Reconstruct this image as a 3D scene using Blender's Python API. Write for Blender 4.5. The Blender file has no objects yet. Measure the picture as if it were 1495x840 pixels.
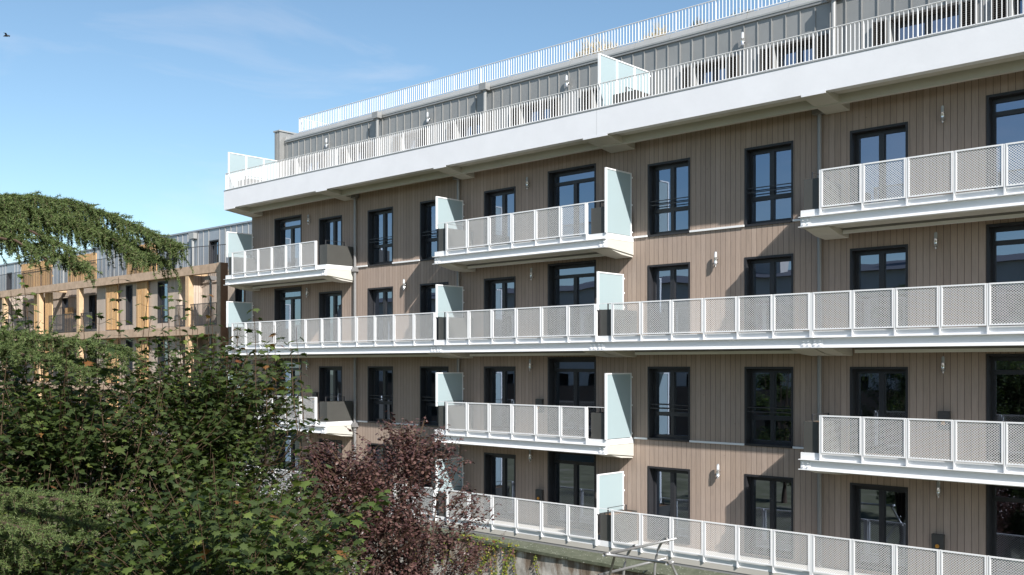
import bpy, math, random
import numpy as np
from mathutils import Vector, Matrix
random.seed(7)
RNG = np.random.default_rng(11)
sc = bpy.context.scene
COL = sc.collection
LIFT = 8.0                      # the camera's height above the ground; everything is raised by it at the end
GROUND = -8.0

# ------------------------------------------------------------------ camera model (used for measuring only)
CX, HY, F = 747.5, 533.5, 1463.0
_n = math.hypot(CX + 832, F)
UX, UY = (CX + 832) / _n, -F / _n


def P(x, y, Y):
    """point of the plane at depth Y seen at photo pixel x, y"""
    a = (x - CX) / F
    dX, dY = a * UX + UY, -a * UY + UX
    t = Y / dY
    return Vector((t * dX, Y, t * (HY - y) / F))


def Q(x, y, d):
    """point seen at photo pixel x, y at distance d along the view axis"""
    a = (x - CX) / F
    return Vector((d * (a * UX + UY), d * (-a * UY + UX), d * (HY - y) / F))


# ------------------------------------------------------------------ materials
def mat(name):
    m = bpy.data.materials.new(name)
    m.use_nodes = True
    nt = m.node_tree
    b = nt.nodes.get('Principled BSDF')
    return m, nt, b


def N(nt, typ, **kw):
    n = nt.nodes.new(typ)
    for k, v in kw.items():
        if k.startswith('i_'):
            key = k[2:]
            key = int(key) if key.isdigit() else key.replace('_', ' ')
            n.inputs[key].default_value = v
        else:
            setattr(n, k, v)
    return n


def L(nt, a, b):
    nt.links.new(a, b)


def M(nt, op, a, b=None, c=None):
    n = nt.nodes.new('ShaderNodeMath')
    n.operation = op
    for i, v in enumerate((a, b, c)):
        if v is None:
            continue
        if isinstance(v, (int, float)):
            n.inputs[i].default_value = v
        else:
            L(nt, v, n.inputs[i])
    return n.outputs[0]


def ramp(nt, fac, stops):
    r = nt.nodes.new('ShaderNodeValToRGB')
    els = r.color_ramp.elements
    while len(els) < len(stops):
        els.new(0.5)
    for e, (p, c) in zip(els, stops):
        e.position = p
        e.color = (*c, 1) if len(c) == 3 else c
    L(nt, fac, r.inputs[0])
    return r.outputs[0]


def mixc(nt, fac, a, b, typ='MIX'):
    n = nt.nodes.new('ShaderNodeMix')
    n.data_type = 'RGBA'
    n.blend_type = typ
    for key, v in ((0, fac), (6, a), (7, b)):
        if isinstance(v, (int, float)):
            n.inputs[key].default_value = v
        elif isinstance(v, tuple):
            n.inputs[key].default_value = (*v, 1) if len(v) == 3 else v
        else:
            L(nt, v, n.inputs[key])
    return n.outputs[2]


def plain(name, col, rough=0.5, metal=0.0, var=0.06, scale=3.0, spec=0.5, bump=0.0):
    m, nt, b = mat(name)
    tc = N(nt, 'ShaderNodeTexCoord')
    nz = N(nt, 'ShaderNodeTexNoise', i_Scale=scale, i_Detail=6.0, i_Roughness=0.65)
    L(nt, tc.outputs['Object'], nz.inputs['Vector'])
    lo = tuple(c * (1 - var) for c in col)
    hi = tuple(min(1, c * (1 + var)) for c in col)
    L(nt, ramp(nt, nz.outputs[0], [(0.3, lo), (0.7, hi)]), b.inputs['Base Color'])
    b.inputs['Roughness'].default_value = rough
    b.inputs['Metallic'].default_value = metal
    b.inputs['Specular IOR Level'].default_value = spec
    if bump:
        n2 = N(nt, 'ShaderNodeTexNoise', i_Scale=scale * 14, i_Detail=5.0)
        L(nt, tc.outputs['Object'], n2.inputs['Vector'])
        bp = N(nt, 'ShaderNodeBump', i_Strength=bump, i_Distance=0.02)
        L(nt, n2.outputs[0], bp.inputs['Height'])
        L(nt, bp.outputs[0], b.inputs['Normal'])
    return m


def boards(name, stops, width=0.15, groove=0.045, grain=1.0, rough=0.75, along='Z'):
    """vertical timber boards: own tint each, dark shadow gap, grain, end joints"""
    m, nt, b = mat(name)
    tc = N(nt, 'ShaderNodeTexCoord')
    sx = N(nt, 'ShaderNodeSeparateXYZ')
    L(nt, tc.outputs['Object'], sx.inputs[0])
    u = M(nt, 'ADD', sx.outputs[0], sx.outputs[1])
    u = M(nt, 'DIVIDE', u, width)
    idx = M(nt, 'FLOOR', u)
    fr = M(nt, 'FRACT', u)
    wn = N(nt, 'ShaderNodeTexWhiteNoise', noise_dimensions='2D')
    cb = N(nt, 'ShaderNodeCombineXYZ')
    L(nt, idx, cb.inputs[0])
    # boards are cut at every storey, each length has its own tint
    st = M(nt, 'FLOOR', M(nt, 'DIVIDE', M(nt, 'ADD', sx.outputs[2], 2.04), 2.8))
    L(nt, st, cb.inputs[1])
    L(nt, cb.outputs[0], wn.inputs['Vector'])
    base = ramp(nt, wn.outputs[0], stops)
    # grain stretched along the board
    cv = N(nt, 'ShaderNodeCombineXYZ')
    L(nt, M(nt, 'MULTIPLY', u, 2.6), cv.inputs[0])
    L(nt, M(nt, 'ADD', M(nt, 'MULTIPLY', sx.outputs[2], 0.9), M(nt, 'MULTIPLY', wn.outputs[0], 40.0)), cv.inputs[1])
    g = N(nt, 'ShaderNodeTexNoise', i_Scale=2.2, i_Detail=8.0, i_Roughness=0.7, i_Distortion=0.4)
    L(nt, cv.outputs[0], g.inputs['Vector'])
    gr = ramp(nt, g.outputs[0], [(0.28, (0.80, 0.80, 0.80)), (0.5, (1, 1, 1)), (0.72, (1.12, 1.1, 1.08))])
    colr = mixc(nt, grain, base, gr, 'MULTIPLY')
    # large soft weathering
    w = N(nt, 'ShaderNodeTexNoise', i_Scale=0.45, i_Detail=4.0)
    L(nt, tc.outputs['Object'], w.inputs['Vector'])
    colr = mixc(nt, 0.8, colr, ramp(nt, w.outputs[0], [(0.3, (0.93, 0.94, 0.97)), (0.7, (1.05, 1.02, 0.98))]), 'MULTIPLY')
    # small knots
    vor = N(nt, 'ShaderNodeTexVoronoi', i_Scale=2.3)
    L(nt, tc.outputs['Object'], vor.inputs['Vector'])
    kn = ramp(nt, vor.outputs['Distance'], [(0.015, (0.55, 0.5, 0.46)), (0.05, (1, 1, 1))])
    colr = mixc(nt, 0.7, colr, kn, 'MULTIPLY')
    edge = M(nt, 'MINIMUM', fr, M(nt, 'SUBTRACT', 1.0, fr))
    gm = M(nt, 'LESS_THAN', edge, groove)
    colr = mixc(nt, gm, colr, (0.105, 0.074, 0.058))
    L(nt, colr, b.inputs['Base Color'])
    b.inputs['Roughness'].default_value = rough
    b.inputs['Specular IOR Level'].default_value = 0.25
    hgt = M(nt, 'ADD', M(nt, 'MINIMUM', M(nt, 'DIVIDE', edge, groove * 1.5), 1.0), M(nt, 'MULTIPLY', g.outputs[0], 0.12))
    hgt = M(nt, 'ADD', hgt, M(nt, 'MULTIPLY', wn.outputs[0], 0.25))
    bp = N(nt, 'ShaderNodeBump', i_Strength=0.6, i_Distance=0.012)
    L(nt, hgt, bp.inputs['Height'])
    L(nt, bp.outputs[0], b.inputs['Normal'])
    return m


MT = {}
MT['larch'] = boards('weathered_brown_boards', [(0.0, (0.315, 0.248, 0.205)), (0.35, (0.333, 0.263, 0.217)), (0.7, (0.348, 0.275, 0.228)), (1.0, (0.372, 0.296, 0.247))], groove=0.032)
MT['greyboards'] = boards('pale_grey_boards', [(0.0, (0.40, 0.34, 0.29)), (0.5, (0.44, 0.375, 0.315)), (1.0, (0.49, 0.41, 0.345))], width=0.14, groove=0.04)
MT['slats'] = boards('raw_orange_slats', [(0.0, (0.52, 0.315, 0.14)), (0.5, (0.62, 0.39, 0.185)), (1.0, (0.70, 0.47, 0.245))], width=0.085, groove=0.16)
MT['glulam'] = plain('raw_glulam', (0.52, 0.365, 0.225), 0.7, var=0.16, scale=2.5, spec=0.25)
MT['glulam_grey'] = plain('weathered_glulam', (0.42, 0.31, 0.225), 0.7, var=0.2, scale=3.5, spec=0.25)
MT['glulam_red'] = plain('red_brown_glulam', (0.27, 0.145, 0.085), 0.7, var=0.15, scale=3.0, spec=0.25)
MT['white_steel'] = plain('white_painted_steel', (0.74, 0.745, 0.755), 0.38, var=0.02, scale=1.3)
MT['white_wall'] = plain('white_render', (0.70, 0.71, 0.745), 0.85, var=0.035, scale=1.1, spec=0.2, bump=0.06)
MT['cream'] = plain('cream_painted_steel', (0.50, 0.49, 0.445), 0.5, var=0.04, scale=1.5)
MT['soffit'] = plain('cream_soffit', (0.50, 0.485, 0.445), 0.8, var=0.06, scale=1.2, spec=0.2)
MT['black'] = plain('anthracite_aluminium', (0.022, 0.023, 0.027), 0.4, var=0.15, scale=4)
MT['reveal'] = plain('anthracite_reveal', (0.020, 0.020, 0.023), 0.5, var=0.15, scale=3)
MT['planter'] = plain('bronze_planter_metal', (0.060, 0.0595, 0.055), 0.5, var=0.07, scale=2.0)
MT['zinc'] = plain('grey_zinc', (0.270, 0.272, 0.268), 0.42, metal=0.25, var=0.07, scale=1.1)
MT['zinc_light'] = plain('light_zinc_flashing', (0.345, 0.35, 0.345), 0.42, metal=0.25, var=0.05, scale=1.2)
MT['zinc_blue'] = plain('blue_grey_zinc', (0.30, 0.33, 0.37), 0.4, metal=0.3, var=0.08, scale=1.1)
MT['pipe'] = plain('grey_pipe', (0.24, 0.235, 0.235), 0.4, metal=0.3, var=0.06)
MT['floor'] = plain('pale_deck', (0.50, 0.49, 0.47), 0.8, var=0.06, scale=2.0)
MT['ledge'] = plain('grey_beige_ledge', (0.43, 0.41, 0.37), 0.8, var=0.05, scale=1.5, spec=0.2)
MT['inside'] = plain('interior_paint', (0.58, 0.57, 0.55), 0.9, var=0.02)
MT['lamp'] = plain('satin_chrome', (0.72, 0.73, 0.74), 0.22, metal=0.8, var=0.03)
MT['lamp_tube'] = plain('opal_tube', (0.42, 0.44, 0.46), 0.15, var=0.02)
MT['dark'] = plain('dark_steel', (0.035, 0.035, 0.038), 0.45, var=0.1)
MT['louvre'] = plain('dark_louvre', (0.060, 0.056, 0.052), 0.55, var=0.1)
MT['tube'] = plain('grey_galvanised_tube', (0.30, 0.30, 0.30), 0.38, metal=0.55, var=0.1, scale=9)
MT['soil'] = plain('dry_soil', (0.16, 0.095, 0.055), 0.95, var=0.4, scale=20, spec=0.1)
MT['bark'] = plain('brown_bark', (0.070, 0.048, 0.036), 0.9, var=0.35, scale=12, spec=0.15, bump=0.5)
MT['twig'] = plain('red_brown_twig', (0.062, 0.040, 0.024), 0.8, var=0.25, scale=12, spec=0.2)
MT['bird'] = plain('dark_feathers', (0.03, 0.03, 0.033), 0.8, var=0.2)
MT['render_pale'] = plain('pale_facade_render', (0.46, 0.43, 0.40), 0.9, var=0.06, scale=0.6, spec=0.2)
MT['render_brown'] = plain('brown_facade_render', (0.17, 0.115, 0.085), 0.9, var=0.1, scale=0.6, spec=0.2)
MT['slate'] = plain('grey_slates', (0.10, 0.10, 0.11), 0.7, var=0.2, scale=5, spec=0.3)
MT['tile'] = plain('clay_tiles', (0.30, 0.11, 0.06), 0.85, var=0.2, scale=6, spec=0.2)
MT['utility'] = plain('dark_grey_box', (0.05, 0.048, 0.045), 0.6, var=0.1)
MT['gold'] = plain('brass_tap', (0.75, 0.36, 0.07), 0.35, metal=0.6, var=0.1)


def make_mesh_panel():
    m, nt, b = mat('white_expanded_metal')
    tc = N(nt, 'ShaderNodeTexCoord')
    sx = N(nt, 'ShaderNodeSeparateXYZ')
    L(nt, tc.outputs['Object'], sx.inputs[0])
    fu = M(nt, 'FRACT', M(nt, 'DIVIDE', sx.outputs[0], 0.060))
    fv = M(nt, 'FRACT', M(nt, 'DIVIDE', sx.outputs[2], 0.052))
    f = M(nt, 'ADD', M(nt, 'ABSOLUTE', M(nt, 'SUBTRACT', fu, 0.5)), M(nt, 'ABSOLUTE', M(nt, 'SUBTRACT', fv, 0.5)))
    strand = M(nt, 'LESS_THAN', M(nt, 'ABSOLUTE', M(nt, 'SUBTRACT', f, 0.5)), 0.115)
    b.inputs['Base Color'].default_value = (0.72, 0.72, 0.715, 1)
    b.inputs['Roughness'].default_value = 0.45
    L(nt, strand, b.inputs['Alpha'])
    return m


MT['mesh'] = make_mesh_panel()


def make_glass():
    m, nt, b = mat('window_glass')
    nt.nodes.remove(b)
    out = nt.nodes['Material Output']
    fr = N(nt, 'ShaderNodeFresnel', i_IOR=1.9)
    fac = M(nt, 'ADD', M(nt, 'MULTIPLY', fr.outputs[0], 1.0), 0.25)
    gl = N(nt, 'ShaderNodeBsdfGlossy', i_Roughness=0.0)
    gl.inputs['Color'].default_value = (0.64, 0.77, 1.0, 1)
    tr = N(nt, 'ShaderNodeBsdfTransparent')
    tr.inputs['Color'].default_value = (0.42, 0.45, 0.45, 1)
    tc = N(nt, 'ShaderNodeTexCoord')
    nz = N(nt, 'ShaderNodeTexNoise', i_Scale=0.9, i_Detail=1.0)
    L(nt, tc.outputs['Object'], nz.inputs['Vector'])
    bp = N(nt, 'ShaderNodeBump', i_Strength=0.05, i_Distance=0.05)
    L(nt, nz.outputs[0], bp.inputs['Height'])
    L(nt, bp.outputs[0], gl.inputs['Normal'])
    mx = N(nt, 'ShaderNodeMixShader')
    L(nt, fac, mx.inputs[0])
    L(nt, tr.outputs[0], mx.inputs[1])
    L(nt, gl.outputs[0], mx.inputs[2])
    L(nt, mx.outputs[0], out.inputs['Surface'])
    return m


MT['glass'] = make_glass()


def make_frosted():
    m, nt, b = mat('frosted_glass')
    nt.nodes.remove(b)
    out = nt.nodes['Material Output']
    df = N(nt, 'ShaderNodeBsdfDiffuse')
    df.inputs['Color'].default_value = (0.42, 0.520, 0.550, 1)
    tl = N(nt, 'ShaderNodeBsdfTranslucent')
    tl.inputs['Color'].default_value = (0.40, 0.52, 0.56, 1)
    gl = N(nt, 'ShaderNodeBsdfGlossy', i_Roughness=0.25)
    m1 = N(nt, 'ShaderNodeMixShader', i_Fac=0.28)
    m2 = N(nt, 'ShaderNodeMixShader', i_Fac=0.05)
    L(nt, df.outputs[0], m1.inputs[1])
    L(nt, tl.outputs[0], m1.inputs[2])
    L(nt, m1.outputs[0], m2.inputs[1])
    L(nt, gl.outputs[0], m2.inputs[2])
    L(nt, m2.outputs[0], out.inputs['Surface'])
    return m


MT['frost'] = make_frosted()


def make_leaf(name, cols, trans=0.35, rough=0.45, transcol=None):
    """leaf faces: every leaf is an island with its own tint"""
    m, nt, b = mat(name)
    out = nt.nodes['Material Output']
    geo = N(nt, 'ShaderNodeNewGeometry')
    st = [(i / max(1, len(cols) - 1), c) for i, c in enumerate(cols)]
    col = ramp(nt, geo.outputs['Random Per Island'], st)
    L(nt, col, b.inputs['Base Color'])
    b.inputs['Roughness'].default_value = rough
    b.inputs['Specular IOR Level'].default_value = 0.35
    tl = N(nt, 'ShaderNodeBsdfTranslucent')
    L(nt, mixc(nt, 1.0, col, transcol or (1.6, 1.7, 0.7), 'MULTIPLY'), tl.inputs['Color'])
    mx = N(nt, 'ShaderNodeMixShader', i_Fac=trans)
    L(nt, b.outputs[0], mx.inputs[1])
    L(nt, tl.outputs[0], mx.inputs[2])
    L(nt, mx.outputs[0], out.inputs['Surface'])
    return m


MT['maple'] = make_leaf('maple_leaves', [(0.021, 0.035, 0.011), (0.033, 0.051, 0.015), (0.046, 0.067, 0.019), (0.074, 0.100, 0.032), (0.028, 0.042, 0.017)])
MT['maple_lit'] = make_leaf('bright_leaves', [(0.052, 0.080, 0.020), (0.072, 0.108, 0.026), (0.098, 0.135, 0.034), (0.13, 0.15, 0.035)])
MT['autumn'] = make_leaf('rusty_leaves', [(0.16, 0.065, 0.025), (0.20, 0.11, 0.035), (0.14, 0.048, 0.026)])
MT['plum'] = make_leaf('plum_leaves', [(0.046, 0.024, 0.024), (0.070, 0.036, 0.034), (0.100, 0.053, 0.047), (0.14, 0.085, 0.070)], 0.22, 0.35, (1.5, 0.7, 0.6))
MT['cedar'] = make_leaf('cedar_needles', [(0.040, 0.068, 0.020), (0.068, 0.105, 0.028), (0.098, 0.138, 0.038), (0.150, 0.182, 0.068), (0.052, 0.086, 0.034)], 0.22, 0.75, (1.5, 1.4, 0.6))
MT['ivy'] = make_leaf('ivy_leaves', [(0.13, 0.19, 0.03), (0.24, 0.28, 0.045), (0.10, 0.16, 0.028), (0.30, 0.25, 0.05), (0.15, 0.21, 0.03), (0.24, 0.09, 0.045)], 0.3)
MT['drygrass'] = make_leaf('dry_grass_blades', [(0.36, 0.27, 0.14), (0.48, 0.37, 0.20), (0.28, 0.22, 0.11)], 0.25)
MT['roofgreen'] = make_leaf('roof_plant_blades', [(0.08, 0.09, 0.04), (0.16, 0.14, 0.07), (0.30, 0.18, 0.11)], 0.25)


def make_old_wall():
    m, nt, b = mat('stained_concrete')
    tc = N(nt, 'ShaderNodeTexCoord')
    n1 = N(nt, 'ShaderNodeTexNoise', i_Scale=1.7, i_Detail=9.0, i_Roughness=0.7)
    L(nt, tc.outputs['Object'], n1.inputs['Vector'])
    base = ramp(nt, n1.outputs[0], [(0.35, (0.24, 0.225, 0.20)), (0.5, (0.38, 0.36, 0.33)), (0.65, (0.50, 0.48, 0.44))])
    mp = N(nt, 'ShaderNodeMapping')
    mp.inputs['Scale'].default_value = (2.2, 2.2, 0.55)
    L(nt, tc.outputs['Object'], mp.inputs[0])
    n2 = N(nt, 'ShaderNodeTexNoise', i_Scale=1.2, i_Detail=7.0, i_Roughness=0.65)
    L(nt, mp.outputs[0], n2.inputs['Vector'])
    sx = N(nt, 'ShaderNodeSeparateXYZ')
    L(nt, tc.outputs['Object'], sx.inputs[0])
    top = M(nt, 'MULTIPLY', M(nt, 'ADD', sx.outputs[2], 6.6), 0.17)       # streaks run down from the coping
    st = ramp(nt, M(nt, 'ADD', n2.outputs[0], top), [(0.62, (1, 1, 1)), (0.73, (0.45, 0.35, 0.27)), (0.88, (0.16, 0.11, 0.08))])
    L(nt, mixc(nt, 0.95, base, st, 'MULTIPLY'), b.inputs['Base Color'])
    b.inputs['Roughness'].default_value = 0.92
    bp = N(nt, 'ShaderNodeBump', i_Strength=0.5, i_Distance=0.05)
    L(nt, n1.outputs[0], bp.inputs['Height'])
    L(nt, bp.outputs[0], b.inputs['Normal'])
    return m


MT['oldwall'] = make_old_wall()


def make_moss():
    m, nt, b = mat('mossy_coping')
    tc = N(nt, 'ShaderNodeTexCoord')
    n1 = N(nt, 'ShaderNodeTexNoise', i_Scale=5.0, i_Detail=9.0, i_Roughness=0.7)
    L(nt, tc.outputs['Object'], n1.inputs['Vector'])
    base = ramp(nt, n1.outputs[0], [(0.3, (0.045, 0.055, 0.030)), (0.55, (0.085, 0.094, 0.061)), (0.75, (0.14, 0.142, 0.105))])
    v = N(nt, 'ShaderNodeTexVoronoi', i_Scale=9.0)
    L(nt, tc.outputs['Object'], v.inputs['Vector'])
    sp = ramp(nt, v.outputs['Distance'], [(0.10, (1, 1, 1)), (0.16, (0, 0, 0))])
    L(nt, mixc(nt, sp, base, (0.50, 0.50, 0.44)), b.inputs['Base Color'])
    b.inputs['Roughness'].default_value = 0.95
    return m


MT['moss'] = make_moss()


# ------------------------------------------------------------------ mesh builder
class MB:
    def __init__(s):
        s.v, s.f, s.mi, s.mats = [], [], [], []

    def m(s, key):
        if key not in s.mats:
            s.mats.append(key)
        return s.mats.index(key)

    def quad(s, pts, key):
        i = len(s.v)
        s.v += [tuple(p) for p in pts]
        s.f.append(tuple(range(i, i + len(pts))))
        s.mi.append(s.m(key))

    def box(s, x0, x1, y0, y1, z0, z1, key):
        if x0 > x1: x0, x1 = x1, x0
        if y0 > y1: y0, y1 = y1, y0
        if z0 > z1: z0, z1 = z1, z0
        i = len(s.v)
        s.v += [(x0, y0, z0), (x1, y0, z0), (x1, y1, z0), (x0, y1, z0), (x0, y0, z1), (x1, y0, z1), (x1, y1, z1), (x0, y1, z1)]
        k = s.m(key)
        for f in ((0, 3, 2, 1), (4, 5, 6, 7), (0, 1, 5, 4), (1, 2, 6, 5), (2, 3, 7, 6), (3, 0, 4, 7)):
            s.f.append(tuple(i + a for a in f))
            s.mi.append(k)

    def prism(s, prof, x0, x1, key, axis='x'):
        """profile [(y,z)..] (anticlockwise seen from +x) swept along x (or [(x,z)] along y)"""
        n = len(prof)
        i = len(s.v)
        for xx in (x0, x1):
            for a, b in prof:
                s.v.append((xx, a, b) if axis == 'x' else (a, xx, b))
        k = s.m(key)
        for j in range(n):
            a, b = i + j, i + (j + 1) % n
            s.f.append((a, b, b + n, a + n))
            s.mi.append(k)
        s.f.append(tuple(i + j for j in range(n))[::-1])
        s.f.append(tuple(i + n + j for j in range(n)))
        s.mi += [k, k]

    def tube(s, pts, radii, key, n=6, cap=True):
        pts = [Vector(p) for p in pts]
        if not isinstance(radii, (list, tuple)):
            radii = [radii] * len(pts)
        i0 = len(s.v)
        k = s.m(key)
        up = Vector((0, 0, 1))
        for j, p in enumerate(pts):
            d = (pts[min(j + 1, len(pts) - 1)] - pts[max(j - 1, 0)])
            if d.length < 1e-6: d = Vector((0, 0, 1))
            d.normalize()
            a = d.cross(up if abs(d.z) < 0.95 else Vector((1, 0, 0))).normalized()
            b = d.cross(a)
            for q in range(n):
                t = 2 * math.pi * q / n
                s.v.append(tuple(p + (a * math.cos(t) + b * math.sin(t)) * radii[j]))
        for j in range(len(pts) - 1):
            for q in range(n):
                a = i0 + j * n + q
                b = i0 + j * n + (q + 1) % n
                s.f.append((a, b, b + n, a + n))
                s.mi.append(k)
        if cap:
            s.f.append(tuple(i0 + q for q in range(n)))
            s.f.append(tuple(i0 + (len(pts) - 1) * n + q for q in range(n))[::-1])
            s.mi += [k, k]

    def build(s, name, parent=None, smooth=False, extra=None):
        me = bpy.data.meshes.new(name)
        me.from_pydata(s.v, [], s.f)
        for k in s.mats:
            me.materials.append(MT[k])
        me.polygons.foreach_set('material_index', s.mi)
        if smooth:
            me.polygons.foreach_set('use_smooth', [True] * len(s.f))
        me.update()
        return link(name, me, parent)


def link(name, me, parent=None):
    o = bpy.data.objects.new(name, me)
    COL.objects.link(o)
    if parent is not None:
        o.parent = parent
        if parent.type == 'EMPTY':
            o.location = -Vector(parent.location)
    return o


def tag(o, label=None, cat=None, group=None, kind=None):
    for k, v in (('label', label), ('category', cat), ('group', group), ('kind', kind)):
        if v:
            o[k] = v
    return o


def thing(name, label, cat, loc, group=None):
    o = bpy.data.objects.new(name, None)
    o.empty_display_size = 0.3
    COL.objects.link(o)
    o.location = loc
    return tag(o, label, cat, group)


def wall_sheet(mb, x0, x1, z0, z1, Y, holes, key, flip=False):
    """vertical sheet at depth Y with rectangular holes [(x0,x1,z0,z1)]"""
    xs = sorted({x0, x1, *[min(max(h[0], x0), x1) for h in holes], *[min(max(h[1], x0), x1) for h in holes]})
    zs = sorted({z0, z1, *[min(max(h[2], z0), z1) for h in holes], *[min(max(h[3], z0), z1) for h in holes]})
    for a, b in zip(xs, xs[1:]):
        for c, d in zip(zs, zs[1:]):
            mx, mz = (a + b) / 2, (c + d) / 2
            if any(h[0] < mx < h[1] and h[2] < mz < h[3] for h in holes):
                continue
            q = [(a, Y, c), (b, Y, c), (b, Y, d), (a, Y, d)]
            mb.quad(q[::-1] if flip else q, key)


# ================================================================== MAIN BUILDING
XL, XR = -35.9, -1.0             # ends of the main block
FB, FW = 21.7, 23.0              # balcony front plane, wall plane
T = {4: 4.495, 3: 1.685, 2: -1.145, 1: -3.905}          # guard rail tops of the four lower floors
WTOP = {4: 5.56, 3: 2.755, 2: -0.058, 1: -2.815}        # window heads
B = thing('apartment_building', 'long brown timber clad apartment block with white balconies and grey zinc top floor', 'building', (-20, 23, GROUND))

cols = [  # opening x0, x1, kind
    (-34.26, -32.46, 'door'), (-31.30, -29.92, 'win'), (-28.38, -27.02, 'tall'), (-25.57, -24.20, 'tall'),
    (-22.50, -21.17, 'win'), (-19.80, -18.00, 'door'), (-16.14, -14.80, 'tall'), (-13.12, -11.80, 'tall'),
    (-10.30, -8.96, 'win'), (-7.22, -5.45, 'door'), (-3.1, -1.8, 'win')]
holes = []
openings = []
for fl in (4, 3, 2, 1):
    for a, b, k in cols:
        top = WTOP[fl] + (0.285 if k == 'door' else 0.0)
        bot = WTOP[fl] - 1.985
        holes.append((a, b, bot, top))
        openings.append((fl, a, b, bot, top, k))
w = MB()
wall_sheet(w, XL, XR, GROUND, 6.33, FW, holes, 'larch')
wall_sheet(w, XL + .3, XR - .3, GROUND, 6.33, FW + .30, holes, 'inside', True)
w.quad([(XL, FW, GROUND), (XL, FW, 6.33), (XL, 33.5, 6.33), (XL, 33.5, GROUND)], 'larch')
w.quad([(XR, FW, GROUND), (XR, 33.5, GROUND), (XR, 33.5, 6.33), (XR, FW, 6.33)], 'larch')
w.quad([(XL, 33.5, GROUND), (XL, 33.5, 6.33), (XR, 33.5, 6.33), (XR, 33.5, GROUND)], 'larch')
w.build('facade_wall', B)
# rooms behind the glass
w = MB()
for fl in (5, 4, 3, 2, 1):
    z = (T[fl] - 1.13) if fl < 5 else 6.10
    w.box(XL + .31, XR - .31, FW + .31, 33.2, z - .16, z + .02, 'inside')
w.quad([(XL + .3, 28.2, GROUND), (XR - .3, 28.2, GROUND), (XR - .3, 28.2, 6.05), (XL + .3, 28.2, 6.05)], 'inside')
for x in (-29.2, -23.6, -16.9, -14.0, -11.1, -8.1, -4.2, -20.4, -26.3, -31.9):
    w.box(x - .05, x + .05, FW + .32, 28.19, GROUND, 6.04, 'inside')
w.build('interior', B)
# white drip flashings on the storeys without balconies
for z0 in (3.60, -2.03):
    for a, b in ((-29.1, -28.40), (-27.0, -25.59), (-24.18, -23.55), (-16.6, -16.16), (-14.78, -13.14), (-11.78, -10.98)):
        w = MB()
        w.box(a, b, FW - .045, FW + .004, z0 - .035, z0 + .015, 'white_steel')
        w.build('flashing_strip', B)


def make_window(fl, a, b, bot, top, kind):
    y0, y1, t = FW - .012, FW + .27, .035
    w = MB()
    w.box(a - .02, a + t, y0, y1, bot - .02, top + .02, 'reveal')
    w.box(b - t, b + .02, y0, y1, bot - .02, top + .02, 'reveal')
    w.box(a + t, b - t, y0, y1, top - t, top + .02, 'reveal')
    w.box(a + t, b - t, y0 - .02, y1, bot - .02, bot + t, 'reveal')
    if kind == 'tall' and fl in (4, 2):                        # two slim guard bars in front of the sash
        for zz in (.84, .95):
            w.box(a + t, b - t, FW + .03, FW + .055, bot + zz, bot + zz + .022, 'dark')
    W = w.build('window', B)
    f0, f1 = FW + .19, FW + .262
    A, Bx, C, D = a + t + .001, b - t - .001, bot + t + .001, top - t - .001
    fm = MB()
    fm.box(A, A + .062, f0, f1, C, D, 'black')
    fm.box(Bx - .062, Bx, f0, f1, C, D, 'black')
    fm.box(A + .062, Bx - .062, f0, f1, D - .10, D, 'black')
    fm.box(A + .062, Bx - .062, f0, f1, C, C + .09, 'black')
    mid = (A + Bx) / 2
    ztop = D - .10
    zb = C + .09
    panes = []
    if kind == 'door':
        tz = WTOP[fl] - .10
        fm.box(A + .062, Bx - .062, f0 - .006, f1, tz - .045, tz + .055, 'black')
        panes.append((A + .062, Bx - .062, tz + .055, ztop))
        ztop = tz - .045
    if kind == 'tall' and fl in (4, 2):
        tz = bot + .70
        fm.box(A + .062, Bx - .062, f0 - .006, f1, tz - .055, tz + .055, 'black')
        fm.box(mid - .045, mid + .045, f0 - .012, f1, zb, tz - .055, 'black')
        panes += [(A + .062, mid - .045, zb, tz - .055), (mid + .045, Bx - .062, zb, tz - .055)]
        zb = tz + .055
    fm.box(mid - .065, mid + .065, f0 - .012, f1, zb, ztop, 'black')
    for p, q in ((A + .062, mid - .065), (mid + .065, Bx - .062)):
        fm.box(p, p + .012, f0 + .02, f1 - .004, zb, ztop, 'dark')          # gasket line of the sash
        panes.append((p + .012, q, zb, ztop))
    fm.build('frame', W)
    for p, q, c, d in panes:
        g = MB()
        yy = FW + .235
        g.quad([(p, yy, c), (q, yy, c), (q, yy, d), (p, yy, d)], 'glass')
        g.build('pane', W)
    return W


for o_ in openings:
    make_window(*o_)

# wall lamps
for fl, xs in ((4, (-31.85, -20.57, -8.13)), (3, (-31.95, -26.3, -20.4, -13.93, -8.28)), (2, (-31.95, -20.45, -8.12)), (1, (-31.9, -20.45, -13.86, -8.22))):
    for x in xs:
        z = {4: 5.60, 3: 2.80, 2: 0.02, 1: -2.76}[fl]
        w = MB()
        w.tube([(x, FW - .11, z - .16), (x, FW - .11, z + .03)], .042, 'lamp', 10)
        w.tube([(x, FW - .11, z + .032), (x, FW - .11, z + .15), (x, FW - .11, z + .18)], [.036, .036, .02], 'lamp_tube', 10)
        w.tube([(x, FW - .11, z - .20), (x, FW - .11, z - .162)], [.012, .03], 'lamp', 8)
        for dz in (-.10, 0.0):
            w.box(x - .018, x + .018, FW - .075, FW + .003, z + dz - .014, z + dz + .014, 'lamp')
        w.build('wall_lamp', B, True)

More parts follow.
